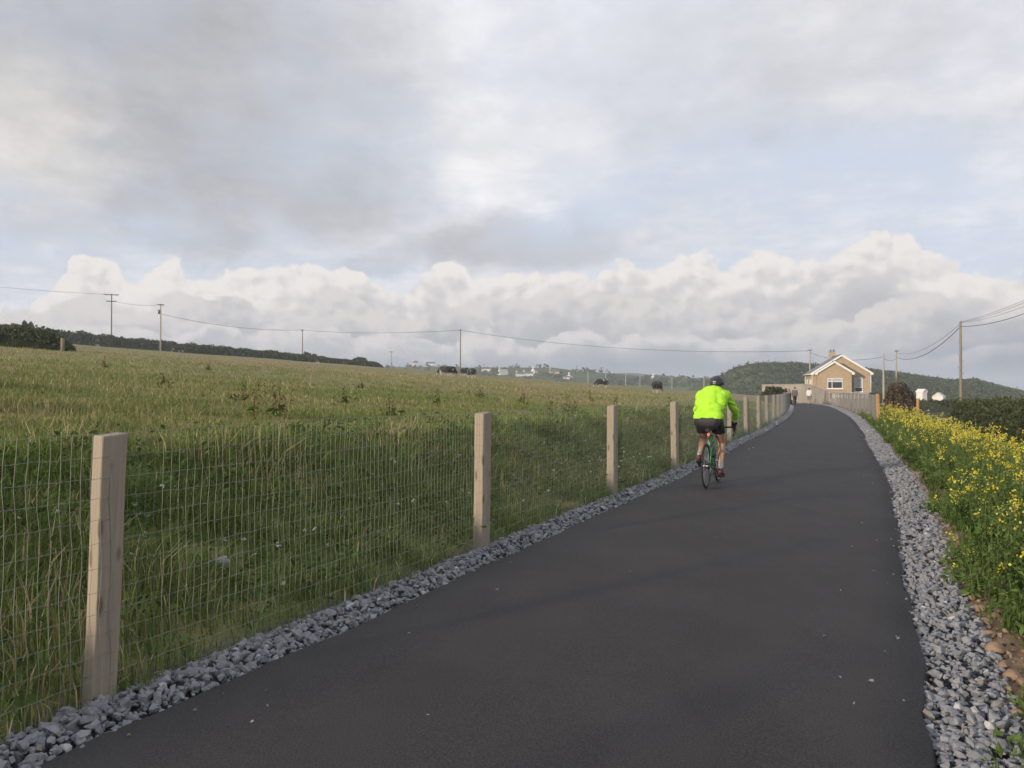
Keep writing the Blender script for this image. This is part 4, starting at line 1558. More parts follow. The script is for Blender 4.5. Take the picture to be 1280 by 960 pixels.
# ------------------------------------------------------------------ the bungalow
def build_house():
    root = empty('bungalow', (HOUSE[0], HOUSE[1], 1.12), math.atan2(HRT[1], HRT[0]))
    tag(root, 'tan rendered bungalow with white bargeboards and projecting front gable', 'house')
    # local: x right, y away from the camera, z up
    hw, ev, rg, ln = 3.55, 2.80, 5.08, 9.0
    w = MB()
    w.prism([(-hw, 0, -0.3), (hw, 0, -0.3), (hw, 0, ev), (0, 0, rg - 0.1), (-hw, 0, ev)], (0, ln, 0))
    w.build('main_wall', M['render_tan'], root)
    # wing
    wx, ww, wr, wl = -1.15, 2.1, 4.12, 1.9
    w = MB()
    w.prism([(wx - ww, -wl, -0.3), (wx + ww, -wl, -0.3), (wx + ww, -wl, ev), (wx, -wl, wr), (wx - ww, -wl, ev)], (0, wl + 0.2, 0))
    w.build('wing_wall', M['render_tan'], root)
    th, ov, fr = 0.13, 0.32, 0.18

    def roof(name, cx, half, e, r, y0, y1, parent):
        sl = (r - e) / half
        m = MB()
        for sg in (-1, 1):
            x0, z0 = cx + sg * (half + ov), e - ov * sl
            m.prism([(cx, y0, r), (x0, y0, z0), (x0, y0, z0 + th), (cx, y0, r + th)], (0, y1 - y0, 0))
        o = m.build(name, M['slate'], parent)
        for sg in (-1, 1):
            x0, z0 = cx + sg * (half + ov + 0.03), e - (ov + 0.03) * sl
            b = MB()
            b.prism([(cx + sg * 0.003, y0 - 0.055, r + th + 0.02), (x0, y0 - 0.055, z0 + th + 0.02), (x0, y0 - 0.055, z0 - 0.12), (x0 - sg * 0.35, y0 - 0.055, z0 - 0.12),
                     (x0 - sg * 0.35, y0 - 0.055, z0 - 0.06 + 0.26 * sl), (cx + sg * 0.003, y0 - 0.055, r - 0.12)], (0, 0.05, 0))
            b.build('bargeboard', M['white_paint'], o)
            g = MB()
            g.tube([(x0 + sg * 0.03, y0, z0 + 0.02), (x0 + sg * 0.03, y1, z0 + 0.02)], 0.06, 8)
            g.build('gutter', M['white_paint'], o, True)
        MB().tube([(cx, y0, r + th + 0.01), (cx, y1, r + th + 0.01)], 0.10, 8).build('ridge_tile', M['slate'], o, True)
        return o

    mr = roof('main_roof', 0, hw, ev, rg, -fr, ln + fr, root)
    roof('wing_roof', wx, ww, ev, wr + 0.02, -wl - fr, 1.6, root)
    # chimney near the far end of the ridge
    c = MB().box((-0.05, ln - 1.0, rg - 0.02), (0.80, 0.55, 1.75)).build('chimney', M['render_tan'], root)
    MB().box((-0.05, ln - 1.0, rg + 0.90), (0.92, 0.66, 0.10)).build('chimney_cap', M['concrete'], c)
    for t in (-0.2, 0.2):
        MB().tube([(-0.05 + t, ln - 1.0, rg + 0.94), (-0.05 + t, ln - 1.0, rg + 1.22)], [0.12, 0.10], 10).build('chimney_pot', M['iron'], c, True)

    def window(x0, x1, z0, z1, y, bars, dark_from=None, nrm='y', xw=None):
        f = MB()
        t, dp = 0.075, 0.09

        def bx(a0, a1, b0, b1, depth, off):
            cx, cz, sx, sz = (a0 + a1) / 2, (b0 + b1) / 2, a1 - a0, b1 - b0
            if nrm == 'y':
                f.box((cx, y - off, cz), (sx, depth, sz))
            else:
                f.box((xw - off, cx, cz), (depth, sx, sz))
        bx(x0, x1, z1 - t, z1, dp, 0.02)
        bx(x0, x1, z0, z0 + t, dp, 0.02)
        bx(x0, x0 + t, z0 + t, z1 - t, dp, 0.02)
        bx(x1 - t, x1, z0 + t, z1 - t, dp, 0.02)
        for (a0, a1, b0, b1) in bars:
            bx(a0, a1, b0, b1, dp - 0.02, 0.022)
        fo = f.build('window', M['white_paint'], root)
        g = MB()
        z2 = dark_from if dark_from else z1
        if nrm == 'y':
            g.box(((x0 + x1) / 2, y - 0.015, (z0 + z2) / 2), (x1 - x0 - 0.02, 0.02, z2 - z0 - 0.02))
        else:
            g.box((xw - 0.015, (x0 + x1) / 2, (z0 + z2) / 2), (0.02, x1 - x0 - 0.02, z2 - z0 - 0.02))
        g.build('pane', M['glass_dark'], fo)
        if dark_from:
            MB().box(((x0 + x1) / 2, y - 0.013, (z2 + z1) / 2), (x1 - x0 - 0.02, 0.02, z1 - z2 - 0.02)).build('blind', M['curtain'], fo)
        s = MB()
        if nrm == 'y':
            s.box(((x0 + x1) / 2, y - 0.07, z0 - 0.05), (x1 - x0 + 0.25, 0.24, 0.10))
        else:
            s.box((xw - 0.07, (x0 + x1) / 2, z0 - 0.05), (0.24, x1 - x0 + 0.25, 0.10))
        s.build('sill', M['white_paint'], fo)
        return fo

    yw = -wl
    wx0, wx1 = wx - 0.88, wx + 0.98
    window(wx0, wx1, 0.62, 2.0, yw, [(wx0 + 0.52, wx0 + 0.60, 0.69, 1.93), (wx0 + 0.07, wx1 - 0.07, 1.50, 1.57)], dark_from=1.50)
    window(1.62, 2.62, 0.18, 2.05, 0.0, [(1.69, 2.55, 0.75, 0.82)], dark_from=0.78)
    window(2.6, 3.9, 0.75, 1.95, 0, [(3.2, 3.28, 0.82, 1.88)], nrm='x', xw=-hw)
    window(6.3, 7.3, 0.75, 1.95, 0, [], nrm='x', xw=-hw)
    MB().tube([(-hw - 0.09, 0.6, -0.2), (-hw - 0.09, 0.6, ev - 0.3)], 0.055, 8).build('downpipe', M['white_paint'], root, True)
    MB().tube([(-hw - 0.09, ln - 0.4, -0.2), (-hw - 0.09, ln - 0.4, ev - 0.3)], 0.055, 8).build('downpipe', M['white_paint'], root, True)
    MB().tube([(hw + 0.07, -0.09, -0.2), (hw + 0.07, -0.09, ev - 0.35)], 0.05, 8).build('downpipe', M['white_paint'], root, True)
    MB().box((0.5, -wl - 0.004, -0.18), (0.01, 0.01, 0.01))


build_house()


def build_wall():
    root = empty('garden_wall', (32.75, 101.0, 0))
    tag(root, 'pale concrete garden wall stepping down in front of the bungalow', 'wall')
    o = Vector((32.75, 101.0, 0))
    line = [Vector((32.75, 101.0, 0)), Vector((P(1004, 97.2), 97.2, 0)), Vector((P(1012, 95), 95, 0)), Vector((P(1034, 88), 88, 0))]
    tops = [Z(481.0, 101.0), Z(480.6, 97.2), Z(481.3, 95), Z(489.5, 88)]
    m, cp = MB(), MB()
    for a, b, za, zb in zip(line[:-1], line[1:], tops[:-1], tops[1:]):
        t = (b - a).normalized()
        n = Vector((-t.y, t.x, 0)) * 0.11
        a0, b0 = a - o, b - o
        m.prism([a0 - n + Vector((0, 0, -1.2)), b0 - n + Vector((0, 0, -1.2)), b0 - n + Vector((0, 0, zb)), a0 - n + Vector((0, 0, za))], n * 2)
        n2 = n * 1.35
        cp.prism([a0 - n2 + Vector((0, 0, za + 0.003)), b0 - n2 + Vector((0, 0, zb + 0.003)), b0 - n2 + Vector((0, 0, zb + 0.07)), a0 - n2 + Vector((0, 0, za + 0.07))], n2 * 2)
    m.build('wall_panel', M['concrete'], root)
    cp.build('coping', M['concrete'], root)
    # low front wall with balusters under the coping
    a, b = line[-1] + Vector((0.15, -0.1, 0)), Vector((P(1088, 83), 83, 0))
    root2 = empty('balustrade_wall', a)
    tag(root2, 'low grey garden wall with balusters behind the wire netting', 'wall')
    t = (b - a)
    L = t.length
    ang = math.atan2(t.y, t.x)
    root2.rotation_euler = (0, 0, ang)
    h = 1.28
    MB().box((L / 2, 0, 0.05), (L, 0.2, 1.1)).build('base_wall', M['concrete'], root2)
    MB().box((L / 2, 0, h - 0.03), (L, 0.26, 0.09)).build('coping', M['concrete'], root2)
    MB().box((0.16, 0, 0.92), (0.30, 0.28, 0.62)).build('pier', M['concrete'], root2)
    k = 0
    x = 0.6
    while x < L - 0.2:
        MB().tube([(x, 0, 0.60), (x, 0, 0.68), (x, 0, 0.82), (x, 0, 1.0), (x, 0, 1.14), (x, 0, 1.21)], [0.07, 0.05, 0.085, 0.06, 0.05, 0.07], 8).build('baluster', M['white_paint'], root2, True)
        x += 0.24


build_wall()

# ------------------------------------------------------------------ small far houses
M['far_white'] = simple('limewash', (0.74, 0.72, 0.68), (0.66, 0.64, 0.60), 0.5, 0.8)
M['far_yellow'] = simple('yellow_wash', (0.62, 0.48, 0.22), (0.56, 0.43, 0.20), 0.5, 0.8)
M['far_roof'] = simple('dark_slate', (0.12, 0.12, 0.14), (0.16, 0.155, 0.165), 0.8, 0.7)
M['pale_roof'] = simple('light_grey_roof', (0.40, 0.42, 0.45), (0.35, 0.37, 0.40), 0.8, 0.6)


def far_house(px, ybase, d, w, h, ln, rz, mw, mr, label, chim=1):
    if d > 300:                                  # stand it on the far slope where the photograph's row meets it
        cand = np.arange(430.0, 715.0, 2.0)
        sz_ = far_surf(np.full(len(cand), px), cand)
        i_ = int(np.abs(EYE - (ybase - 488) / FPX * cand - sz_).argmin())
        d1_ = float(cand[i_])
        f_ = 0.55 * d1_ / d
        d, w, h, ln = d1_, w * f_, h * f_, ln * f_
    x = P(px, d)
    root = empty('cottage', (x, d, Z(ybase, d)), rz)
    tag(root, label, 'house', 'houses in the distance')
    hw = w / 2
    r = h + w * 0.42
    MB().prism([(-hw, 0, -1), (hw, 0, -1), (hw, 0, h), (0, 0, r), (-hw, 0, h)], (0, ln, 0)).build('wall', mw, root)
    m = MB()
    for sg in (-1, 1):
        e = hw * 1.06
        z = h - 0.06 * (r - h)
        m.prism([(0, -0.2, r), (sg * e, -0.2, z), (sg * e, -0.2, z + 0.16), (0, -0.2, r + 0.16)], (0, ln + 0.4, 0))
    ro = m.build('roof', mr, root)
    for k in range(chim):
        MB().box((0, 0.5 + k * (ln - 1.0), r + 0.5), (1.1, 0.7, 1.5)).build('chimney', mw, ro)
    for t in ((-0.25, 0.25) if d > 300 else ()):
        f = MB().box((w * t, -0.03, h * 0.55), (w * 0.16, 0.10, h * 0.4)).build('window', M['glass_dark'], root)
    for k in range(3 if d > 300 else 0):
        MB().box((-hw - 0.03, ln * (0.2 + 0.3 * k), h * 0.55), (0.10, ln * 0.1, h * 0.4)).build('window', M['glass_dark'], root)


far_house(623.5, 468.5, 420, 5.5, 3.0, 9.0, R(-62), M['far_white'], M['pale_roof'], 'white gabled house with a long pale roof above the field crest')
far_house(602, 463.8, 470, 5, 2.4, 10, R(-85), M['far_white'], M['far_roof'], 'low white house just right of the field pole', 2)
far_house(516, 456.3, 520, 5, 2.8, 6, R(-70), M['far_white'], M['far_roof'], 'tiny white house on the skyline left of the cows', 1)
far_house(533, 456.6, 540, 5, 2.2, 11, R(-88), M['far_white'], M['far_roof'], 'long low white building on the skyline above the cow group', 0)
far_house(645, 470.3, 500, 5, 2.6, 9, R(-80), M['far_white'], M['far_roof'], 'white cottage at the left of the village cluster')
far_house(654, 470.0, 520, 5.5, 3.0, 12, R(-84), M['far_white'], M['far_roof'], 'long white house in the middle of the village cluster', 2)
far_house(666, 466.5, 560, 6, 4.0, 7, R(-40), M['far_white'], M['far_roof'], 'bright white house set above the village cluster')
far_house(687, 468.0, 540, 6, 3.4, 12, R(-82), M['far_yellow'], M['far_roof'], 'yellow washed house on the distant slope')
far_house(711, 473.0, 520, 5.5, 3.0, 6, R(-35), M['far_white'], M['far_roof'], 'white gable house alone below the green slope')
far_house(704, 473.6, 525, 4, 1.8, 8, R(-85), M['far_white'], M['far_roof'], 'small white shed beside the lone gable house', 0)
far_house(816, 474.2, 470, 5, 2.6, 6, R(-40), M['far_white'], M['far_roof'], 'tiny white cottage behind the nearest black cow')
far_house(1156, 499.0, 165, 1.3, 1.5, 1.6, R(20), M['far_white'], M['far_white'], 'narrow white gable showing above the right hand hedge', 0)
far_house(1172, 499.5, 160, 2.0, 0.5, 2.4, R(-40), M['far_white'], M['far_white'], 'low white roofed building above the right hand hedge', 0)


# ------------------------------------------------------------------ cows
def cowmat():
    m, b = newmat('black_and_white_hide')
    co = objco()
    oi = E.nt.nodes.new('ShaderNodeObjectInfo')
    rnd = E(oi.outputs['Random'])
    n = E.nt.nodes.new('ShaderNodeVectorMath')
    n.operation = 'ADD'
    E.nt.links.new(co.s, n.inputs[0])
    E.nt.links.new(comb(rnd * 40.0, rnd * 17.0, 0.0).s, n.inputs[1])
    f = noise(E(n.outputs[0]), 1.3, 2, 0.4)
    sp = E.nt.nodes.new('ShaderNodeSeparateXYZ')
    E.nt.links.new(co.s, sp.inputs[0])
    legs = 1.0 - smooth(E(sp.outputs[2]), 0.30, 0.55)
    w = E.math('MAXIMUM', smooth(f, 0.66, 0.69), legs * 0.75)
    setc(b, 'Base Color', mixc(w, (0.022, 0.020, 0.020), (0.55, 0.52, 0.47)))
    b.inputs['Roughness'].default_value = 0.75
    return m


def cow_mesh(graze=True):
    m = MB()
    m.chain([((-0.72, 0, 1.06), 0.33), ((-0.35, 0, 0.98), 0.40), ((0.15, 0, 0.96), 0.42), ((0.58, 0, 1.04), 0.36)])
    m.cap((-0.85, 0.17, 1.16), 0.16, (-0.85, -0.17, 1.16), 0.16)
    m.cap((-0.6, 0, 1.30), 0.10, (0.6, 0, 1.30), 0.11)
    if graze:
        nk = [((0.62, 0, 1.12), 0.28), ((1.0, 0, 0.82), 0.19), ((1.18, 0, 0.58), 0.16)]
        hd = [((1.20, 0, 0.50), 0.145), ((1.34, 0, 0.30), 0.115), ((1.42, 0, 0.14), 0.09)]
        ear, horn = (1.14, 0.58), None
    else:
        nk = [((0.62, 0, 1.14), 0.28), ((0.98, 0, 1.32), 0.19), ((1.15, 0, 1.42), 0.16)]
        hd = [((1.20, 0, 1.44), 0.145), ((1.42, 0, 1.34), 0.115), ((1.58, 0, 1.26), 0.09)]
        ear, horn = (1.14, 1.5), None
    m.chain(nk)
    m.chain(hd)
    for sg in (-1, 1):
        m.cap((ear[0], sg * 0.12, ear[1]), 0.05, (ear[0] - 0.04, sg * 0.30, ear[1] - 0.02), 0.045)
        m.chain([((0.55, sg * 0.20, 0.85), 0.16), ((0.58, sg * 0.19, 0.46), 0.085), ((0.56, sg * 0.19, 0.12), 0.065), ((0.59, sg * 0.19, 0.05), 0.075)])
        m.chain([((-0.72, sg * 0.22, 1.0), 0.22), ((-0.60, sg * 0.22, 0.68), 0.14), ((-0.86, sg * 0.20, 0.46), 0.075), ((-0.80, sg * 0.20, 0.12), 0.065), ((-0.77, sg * 0.20, 0.05), 0.075)])
    m.ell((-0.45, 0, 0.60), (0.20, 0.16, 0.14))
    m.chain([((-1.0, 0, 1.24), 0.05), ((-1.10, 0, 0.95), 0.04), ((-1.08, 0, 0.55), 0.055)])
    return m.fused('cow', 0.045, 4)


CM = cowmat()
COWG, COWS = cow_mesh(True), cow_mesh(False)
for me in (COWG, COWS): me.materials.append(CM)
COWS_AT = [(122, 172, 1.9, COWS, 'dark cow alone near the far hedge at left'), (220, 168, 0.4, COWG, 'pale legged cow by the hedge beside the transformer pole'),
           (397, 150, 1.7, COWG, 'black cow with white legs on the skyline beside the small bush'),
           (556, 112, 2.7, COWG, 'left cow of the close pair in front of the field pole'), (563, 104, 0.9, COWG, 'right cow of the close pair in front of the field pole'),
           (580, 134, 1.2, COWS, 'smaller cow seen just right of the field pole'), (589.5, 110, 2.0, COWG, 'black and white cow rightmost of the field pole group'),
           (752, 122, 3.4, COWG, 'black cow grazing far off, below the green slope'), (822, 88, 1.0, COWG, 'nearest black cow, just left of the cyclist')]
for px, d, rz, me, lab in COWS_AT:
    x = P(px, d)
    o = bpy.data.objects.new('cow', me)
    COL.objects.link(o)
    o.location = (x, d, gz(x, d) - 0.03)
    o.rotation_euler = (0, 0, rz)
    tag(o, lab, 'cow', 'cows grazing in the field')


# ------------------------------------------------------------------ tall weeds standing in the field
def weed(x, y, h, col, label, cat='weed'):
    z = gz(x, y)
    n = 3
    V, Q, T, C = [], [], [], []
    off = 0
    base = np.tile([[0, 0, -0.02]], (n, 1)) + np.column_stack([RNG.normal(0, 0.05, (n, 2)), np.zeros(n)])
    hh = h * RNG.uniform(0.6, 1.05, n)
    v, q, t, c = blades(base, hh, np.abs(RNG.normal(0.12, 0.08, n)), RNG.uniform(0, 6.28, n), np.full(n, 0.012), np.tile(col, (n, 1)))
    tips = v.reshape(n, 5, 3)[:, 4]
    V.append(v); Q.append(q); T.append(t); C.append(c)
    off = len(v)
    k = 20
    cen = np.repeat(base, k, axis=0) + (np.repeat(tips, k, axis=0) - np.repeat(base, k, axis=0)) * RNG.uniform(0.3, 1.02, (n * k, 1)) + RNG.normal(0, 0.025, (n * k, 3))
    v, t, c = leaf_quads(cen, RNG.uniform(0.007, 0.017, n * k) * (1 + x * 0 + y / 30), np.tile(col, (n * k, 1)) * RNG.uniform(0.7, 1.3, (n * k, 1)))
    V.append(v); T.append(t + off); C.append(c)
    off += len(v)
    k = 16
    cen = np.column_stack([RNG.normal(0, 0.11, (k, 2)), RNG.uniform(0.03, h * 0.35, k)])
    v, t, c = leaf_quads(cen, RNG.uniform(0.05, 0.10, k), np.tile([0.06, 0.09, 0.025], (k, 1)) * RNG.uniform(0.7, 1.3, (k, 1)), np.array([0, 0, 0.5]), 0.7, 0.35)
    V.append(v); T.append(t + off); C.append(c)
    o = link('dock_plant', np_mesh('dock_plant', np.vstack(V), np.vstack(Q), np.vstack(T), np.vstack(C)), M['leaf'], None, (x, y, z))
    tag(o, label, cat, 'dock plants gone to seed in the field')


RB = (0.10, 0.055, 0.03)
for px, d, h in ((322, 11.5, 0.85), (345, 12.5, 0.7), (362, 9.6, 0.6), (690, 17, 0.8), (683, 16, 0.75), (655, 26, 0.85), (712, 22, 0.7), (770, 27, 0.8), (545, 21, 0.65),
                 (490, 15, 0.5), (430, 18, 0.6), (300, 16, 0.5), (838, 33, 0.7), (205, 20, 0.5), (600, 30, 0.6), (450, 33, 0.5), (260, 40, 0.6), (130, 34, 0.6), (740, 40, 0.7)):
    lab = {322: 'tall rusty dock stalk standing above the middle of the near fence panel', 690: 'rusty dock stalk in the field between the second and third posts'}.get(px, 'brown seeding dock plant rising out of the pasture grass')
    weed(P(px, d), d, h, RB, lab)


# ------------------------------------------------------------------ people
M['skin'] = simple('skin', (0.52, 0.31, 0.21), (0.46, 0.265, 0.18), 6.0, 0.6)
M['skin_pale'] = simple('skin_pale', (0.56, 0.37, 0.28), (0.5, 0.33, 0.25), 6.0, 0.6)
M['hair'] = simple('dark_hair', (0.035, 0.026, 0.02), (0.05, 0.036, 0.026), 20.0, 0.6)
M['hair_fair'] = simple('reddish_hair', (0.22, 0.11, 0.06), (0.16, 0.08, 0.045), 20.0, 0.6)
M['hivis'] = simple('fluorescent_yellow_fabric', (0.41, 0.78, 0.04), (0.37, 0.72, 0.036), 5.0, 0.75, 0.3, 14)
M['black_lycra'] = simple('black_lycra', (0.030, 0.030, 0.034), (0.022, 0.022, 0.025), 6.0, 0.6, 0.2, 20)
M['helmet'] = simple('black_helmet_shell', (0.022, 0.024, 0.028), (0.03, 0.03, 0.035), 6.0, 0.35, spec=0.5)
M['grey_foam'] = simple('grey_strap', (0.20, 0.20, 0.21), (0.15, 0.15, 0.16), 8.0, 0.7)
M['shoe_red'] = simple('dark_red_shoe', (0.16, 0.045, 0.05), (0.11, 0.035, 0.04), 9.0, 0.5)
M['sock'] = simple('grey_sock', (0.42, 0.40, 0.40), (0.30, 0.28, 0.28), 12.0, 0.8)
M['reflective'] = simple('silver_reflective_band', (0.65, 0.65, 0.66), (0.55, 0.55, 0.56), 12.0, 0.35, metal=0.3)


def hand(m, wrist, fwd, palm_n, side, sc=1.0, curl=1.2):
    """palm, four bent fingers and a thumb added to the collected shapes; fwd along the hand, palm_n out of the palm, side towards the thumb"""
    f, p, s = Vector(fwd).normalized(), Vector(palm_n).normalized(), Vector(side).normalized()
    w = Vector(wrist)
    for t in (-1.4, -0.5, 0.5, 1.3):
        m.cap(w + f * 0.015 * sc + s * t * 0.012 * sc, 0.017 * sc, w + f * 0.088 * sc + s * t * 0.019 * sc, 0.013 * sc)
    for t, ln in ((1.35, 0.90), (0.47, 1.0), (-0.45, 0.94), (-1.35, 0.74)):
        a = w + f * 0.090 * sc + s * t * 0.019 * sc
        pts_ = [a]
        ang = 0.25
        for q in (0.042, 0.028, 0.022):
            dirv = f * math.cos(ang) + p * math.sin(ang)
            pts_.append(pts_[-1] + dirv * q * ln * sc)
            ang += curl * 0.62
        for a0, b0 in zip(pts_[:-1], pts_[1:]):
            m.cap(a0, 0.0092 * sc, b0, 0.0085 * sc, 1)
    a = w + f * 0.03 * sc + s * 0.024 * sc
    b = a + (f * 0.55 + s * 0.7 + p * 0.35).normalized() * 0.042 * sc
    c = b + (f * 0.8 + p * 0.6).normalized() * 0.030 * sc
    m.cap(a, 0.013 * sc, b, 0.0105 * sc, 1)
    m.cap(b, 0.0105 * sc, c, 0.009 * sc, 1)


def head(m, c, up, fwd, sc=1.0):
    """skull, jaw, nose, ears, brow; c is the centre of the skull"""
    u, f = Vector(up).normalized(), Vector(fwd).normalized()
    s = u.cross(f).normalized()
    c = Vector(c)
    rot = Matrix((f, s, u)).transposed()
    m.ell(c + u * 0.012 * sc, (0.098 * sc, 0.076 * sc, 0.098 * sc), rot)
    m.ell(c - u * 0.055 * sc + f * 0.028 * sc, (0.066 * sc, 0.056 * sc, 0.066 * sc), rot)
    m.cap(c + f * 0.094 * sc - u * 0.005 * sc, 0.010 * sc, c + f * 0.112 * sc - u * 0.040 * sc, 0.014 * sc, 1)
    m.cap(c + f * 0.078 * sc - u * 0.072 * sc + s * 0.02 * sc, 0.012 * sc, c + f * 0.078 * sc - u * 0.072 * sc - s * 0.02 * sc, 0.012 * sc, 1)
    for t in (-1, 1):
        m.ell(c + s * t * 0.078 * sc - u * 0.012 * sc - f * 0.008 * sc, (0.026 * sc, 0.009 * sc, 0.033 * sc), rot)
        m.ell(c + s * t * 0.031 * sc + f * 0.082 * sc + u * 0.004 * sc, (0.012 * sc, 0.015 * sc, 0.010 * sc), rot)


def eyes(c, up, fwd, parent, sc=1.0):
    u, f = Vector(up).normalized(), Vector(fwd).normalized()
    s = u.cross(f).normalized()
    for t in (-1, 1):
        MB().ell(Vector(c) + s * t * 0.031 * sc + f * 0.089 * sc + u * 0.004 * sc, (0.0085 * sc,) * 3).build('eye', M['white_paint'], parent, True)


def build_cyclist(loc, rz):
    # local: +x riding direction, +y left, z up, origin on the ground under the rear wheel's contact
    root = empty('person', loc, rz)
    tag(root, 'cyclist in a fluorescent yellow jacket, black shorts and black helmet, seen from behind', 'person')
    RL = {'hip': (0.25, -0.105, 0.985), 'knee': (0.585, -0.125, 0.665), 'ank': (0.445, -0.135, 0.265)}
    LL = {'hip': (0.25, 0.105, 0.985), 'knee': (0.600, 0.15, 0.715), 'ank': (0.215, 0.145, 0.475)}
    sh = {-1: (0.60, -0.188, 1.405), 1: (0.60, 0.188, 1.405)}
    el = {-1: (0.74, -0.315, 1.14), 1: (0.74, 0.295, 1.15)}
    wr = {-1: (0.93, -0.262, 0.945), 1: (0.93, 0.262, 0.945)}
    hc, hup, hf = Vector((0.775, -0.025, 1.565)), Vector((-0.22, -0.05, 0.97)), Vector((0.96, -0.12, 0.18))

    def torso(m, g):
        m.chain([((0.225, 0, 1.0), 0.135 + g), ((0.27, 0, 1.12), 0.135 + g), ((0.38, 0, 1.27), 0.145 + g), ((0.52, 0, 1.40), 0.14 + g)])
        m.cap((0.235, -0.075, 1.02), 0.125 + g, (0.235, 0.075, 1.02), 0.125 + g)
        m.cap((0.30, -0.075, 1.17), 0.12 + g, (0.30, 0.075, 1.17), 0.12 + g)
        m.cap((0.44, -0.11, 1.32), 0.115 + g, (0.44, 0.11, 1.32), 0.115 + g)
        m.cap((0.575, -0.165, 1.395), 0.078 + g, (0.575, 0.165, 1.395), 0.078 + g)
        m.cap((0.52, -0.06, 1.425), 0.105 + g, (0.52, 0.06, 1.425), 0.105 + g)
        m.cap((0.50, -0.15, 1.365), 0.098 + g, (0.50, 0.15, 1.365), 0.098 + g)
        m.cap((0.40, -0.12, 1.26), 0.115 + g, (0.40, 0.12, 1.26), 0.115 + g)
        m.cap((0.56, 0, 1.43), 0.10 + g, (0.67, 0, 1.49), 0.065 + g * 0.6)

    def arms(m, g):
        for k in (-1, 1):
            m.chain([(sh[k], 0.066 + g), (tuple(np.add(sh[k], el[k]) / 2), 0.054 + g), (el[k], 0.045 + g), (tuple(np.array(el[k]) * 0.45 + np.array(wr[k]) * 0.55), 0.042 + g), (wr[k], 0.029 + g)])

    def leg(m, J, g, lo=True):
        h, k, a = (np.array(J[q]) for q in ('hip', 'knee', 'ank'))
        m.chain([(tuple(h), 0.092 + g), (tuple(h * 0.55 + k * 0.45), 0.082 + g), (tuple(k), 0.056 + g)])
        if lo:
            c = k * 0.66 + a * 0.34 + np.array([-0.022, 0, 0])
            m.chain([(tuple(k), 0.053 + g), (tuple(c), 0.056 + g), (tuple(k * 0.3 + a * 0.7), 0.041 + g), (tuple(a), 0.034 + g)])

    def foot(m, a, pitch, g):
        a = np.array(a)
        c, s_ = math.cos(pitch), math.sin(pitch)
        fx = np.array([c, 0, s_])
        fz = np.array([-s_, 0, c])
        heel = a - fx * 0.035 - fz * 0.055
        ball = a + fx * 0.125 - fz * 0.068
        toe = a + fx * 0.185 - fz * 0.070
        m.chain([(tuple(a), 0.036 + g), (tuple(heel), 0.033 + g)])
        m.cap(tuple(a - fz * 0.02), 0.036 + g, tuple(ball), 0.034 + g)
        m.cap(tuple(ball + np.array([0, 0.014, 0])), 0.03 + g, tuple(toe), 0.026 + g)
        m.cap(tuple(ball - np.array([0, 0.014, 0])), 0.03 + g, tuple(toe), 0.026 + g)
        m.cap(tuple(heel), 0.033 + g, tuple(ball), 0.032 + g)

    m = MB()
    torso(m, -0.012)
    arms(m, -0.008)
    leg(m, RL, 0)
    leg(m, LL, 0)
    foot(m, RL['ank'], R(-10), -0.004)
    foot(m, LL['ank'], R(-24), -0.004)
    m.chain([((0.64, 0, 1.46), 0.062), (tuple(hc - hup * 0.07 - hf * 0.02), 0.056)])
    head(m, hc, hup, hf)
    for k in (-1, 1):
        fw = (np.array([0.995, k * 0.255, 0.905]) - np.array(wr[k]))
        hand(m, wr[k], fw, (0.25, 0, -1), (0.1, -k, 0.15), 0.98, 1.35)
    body = m.fused('body', 0.0085, 3)
    link('body', body, M['skin'], root)
    eyes(hc, hup, hf, root)
    # jacket
    m = MB()
    torso(m, 0.016)
    arms(m, 0.009)
    m.cap((0.185, -0.115, 1.075), 0.115, (0.185, 0.115, 1.075), 0.115)      # tail of the jacket stretched over the hips
    m.cap((0.60, 0, 1.44), 0.098, (0.68, 0, 1.495), 0.074)
    cuts = [((0, 0, 1.055), (-0.10, 0, -1.0)), ((0.70, 0, 1.528), (0.62, 0, 0.78))]
    for k in (-1, 1):
        w_, e_ = Vector(wr[k]), Vector(el[k])
    jk = m.fused('jacket', 0.010, 9, cuts)
    # folds pressed into the back
    for v in jk.vertices:
        c = v.co
        a = 0.0075 * math.sin(c.z * 55 + 6 * c.y + 2.4 * math.sin(c.y * 15)) * math.exp(-((c.z - 1.19) / 0.10) ** 2)
        b = 0.006 * math.sin((c.z + c.x) * 60 + 4 * math.sin(c.z * 20)) * (1.0 if abs(c.y) > 0.22 else 0.0)
        v.co = c + v.normal * (a + b)
    jo = link('jacket', jk, M['hivis'], root)
    m = MB()
    zs = []
    for t in np.linspace(-0.17, 0.17, 12):
        zs.append((0.128 - 0.02 * abs(t), t, 1.168 - 0.05 * t * t))
    for k in (-1, 1):
        w_, e_ = Vector(wr[k]), Vector(el[k])
        a = e_.lerp(w_, 0.92)
        MB().tube([a, e_.lerp(w_, 1.02)], [0.047, 0.045], 14).build('cuff', M['black_lycra'], jo, True)
        a = e_.lerp(w_, 0.62)
        MB().tube([a, e_.lerp(w_, 0.67)], [0.0600, 0.0590], 14).build('reflective_band', M['reflective'], jo, True)
    # shorts
    m = MB()
    m.cap((0.20, -0.085, 1.0), 0.140, (0.20, 0.085, 1.0), 0.140)
    m.cap((0.25, -0.07, 1.08), 0.140, (0.25, 0.07, 1.08), 0.140)
    for J in (RL, LL):
        h, k = np.array(J['hip']), np.array(J['knee'])
        m.chain([(tuple(h), 0.112), (tuple(h * 0.55 + k * 0.45), 0.099), (tuple(h * 0.05 + k * 0.95), 0.078)])
    cuts = []
    sh_me = m.fused('shorts', 0.011, 3, [((0, 0, 0.745), (0.18, 0, -1.0))])
    link('shorts', sh_me, M['black_lycra'], root)
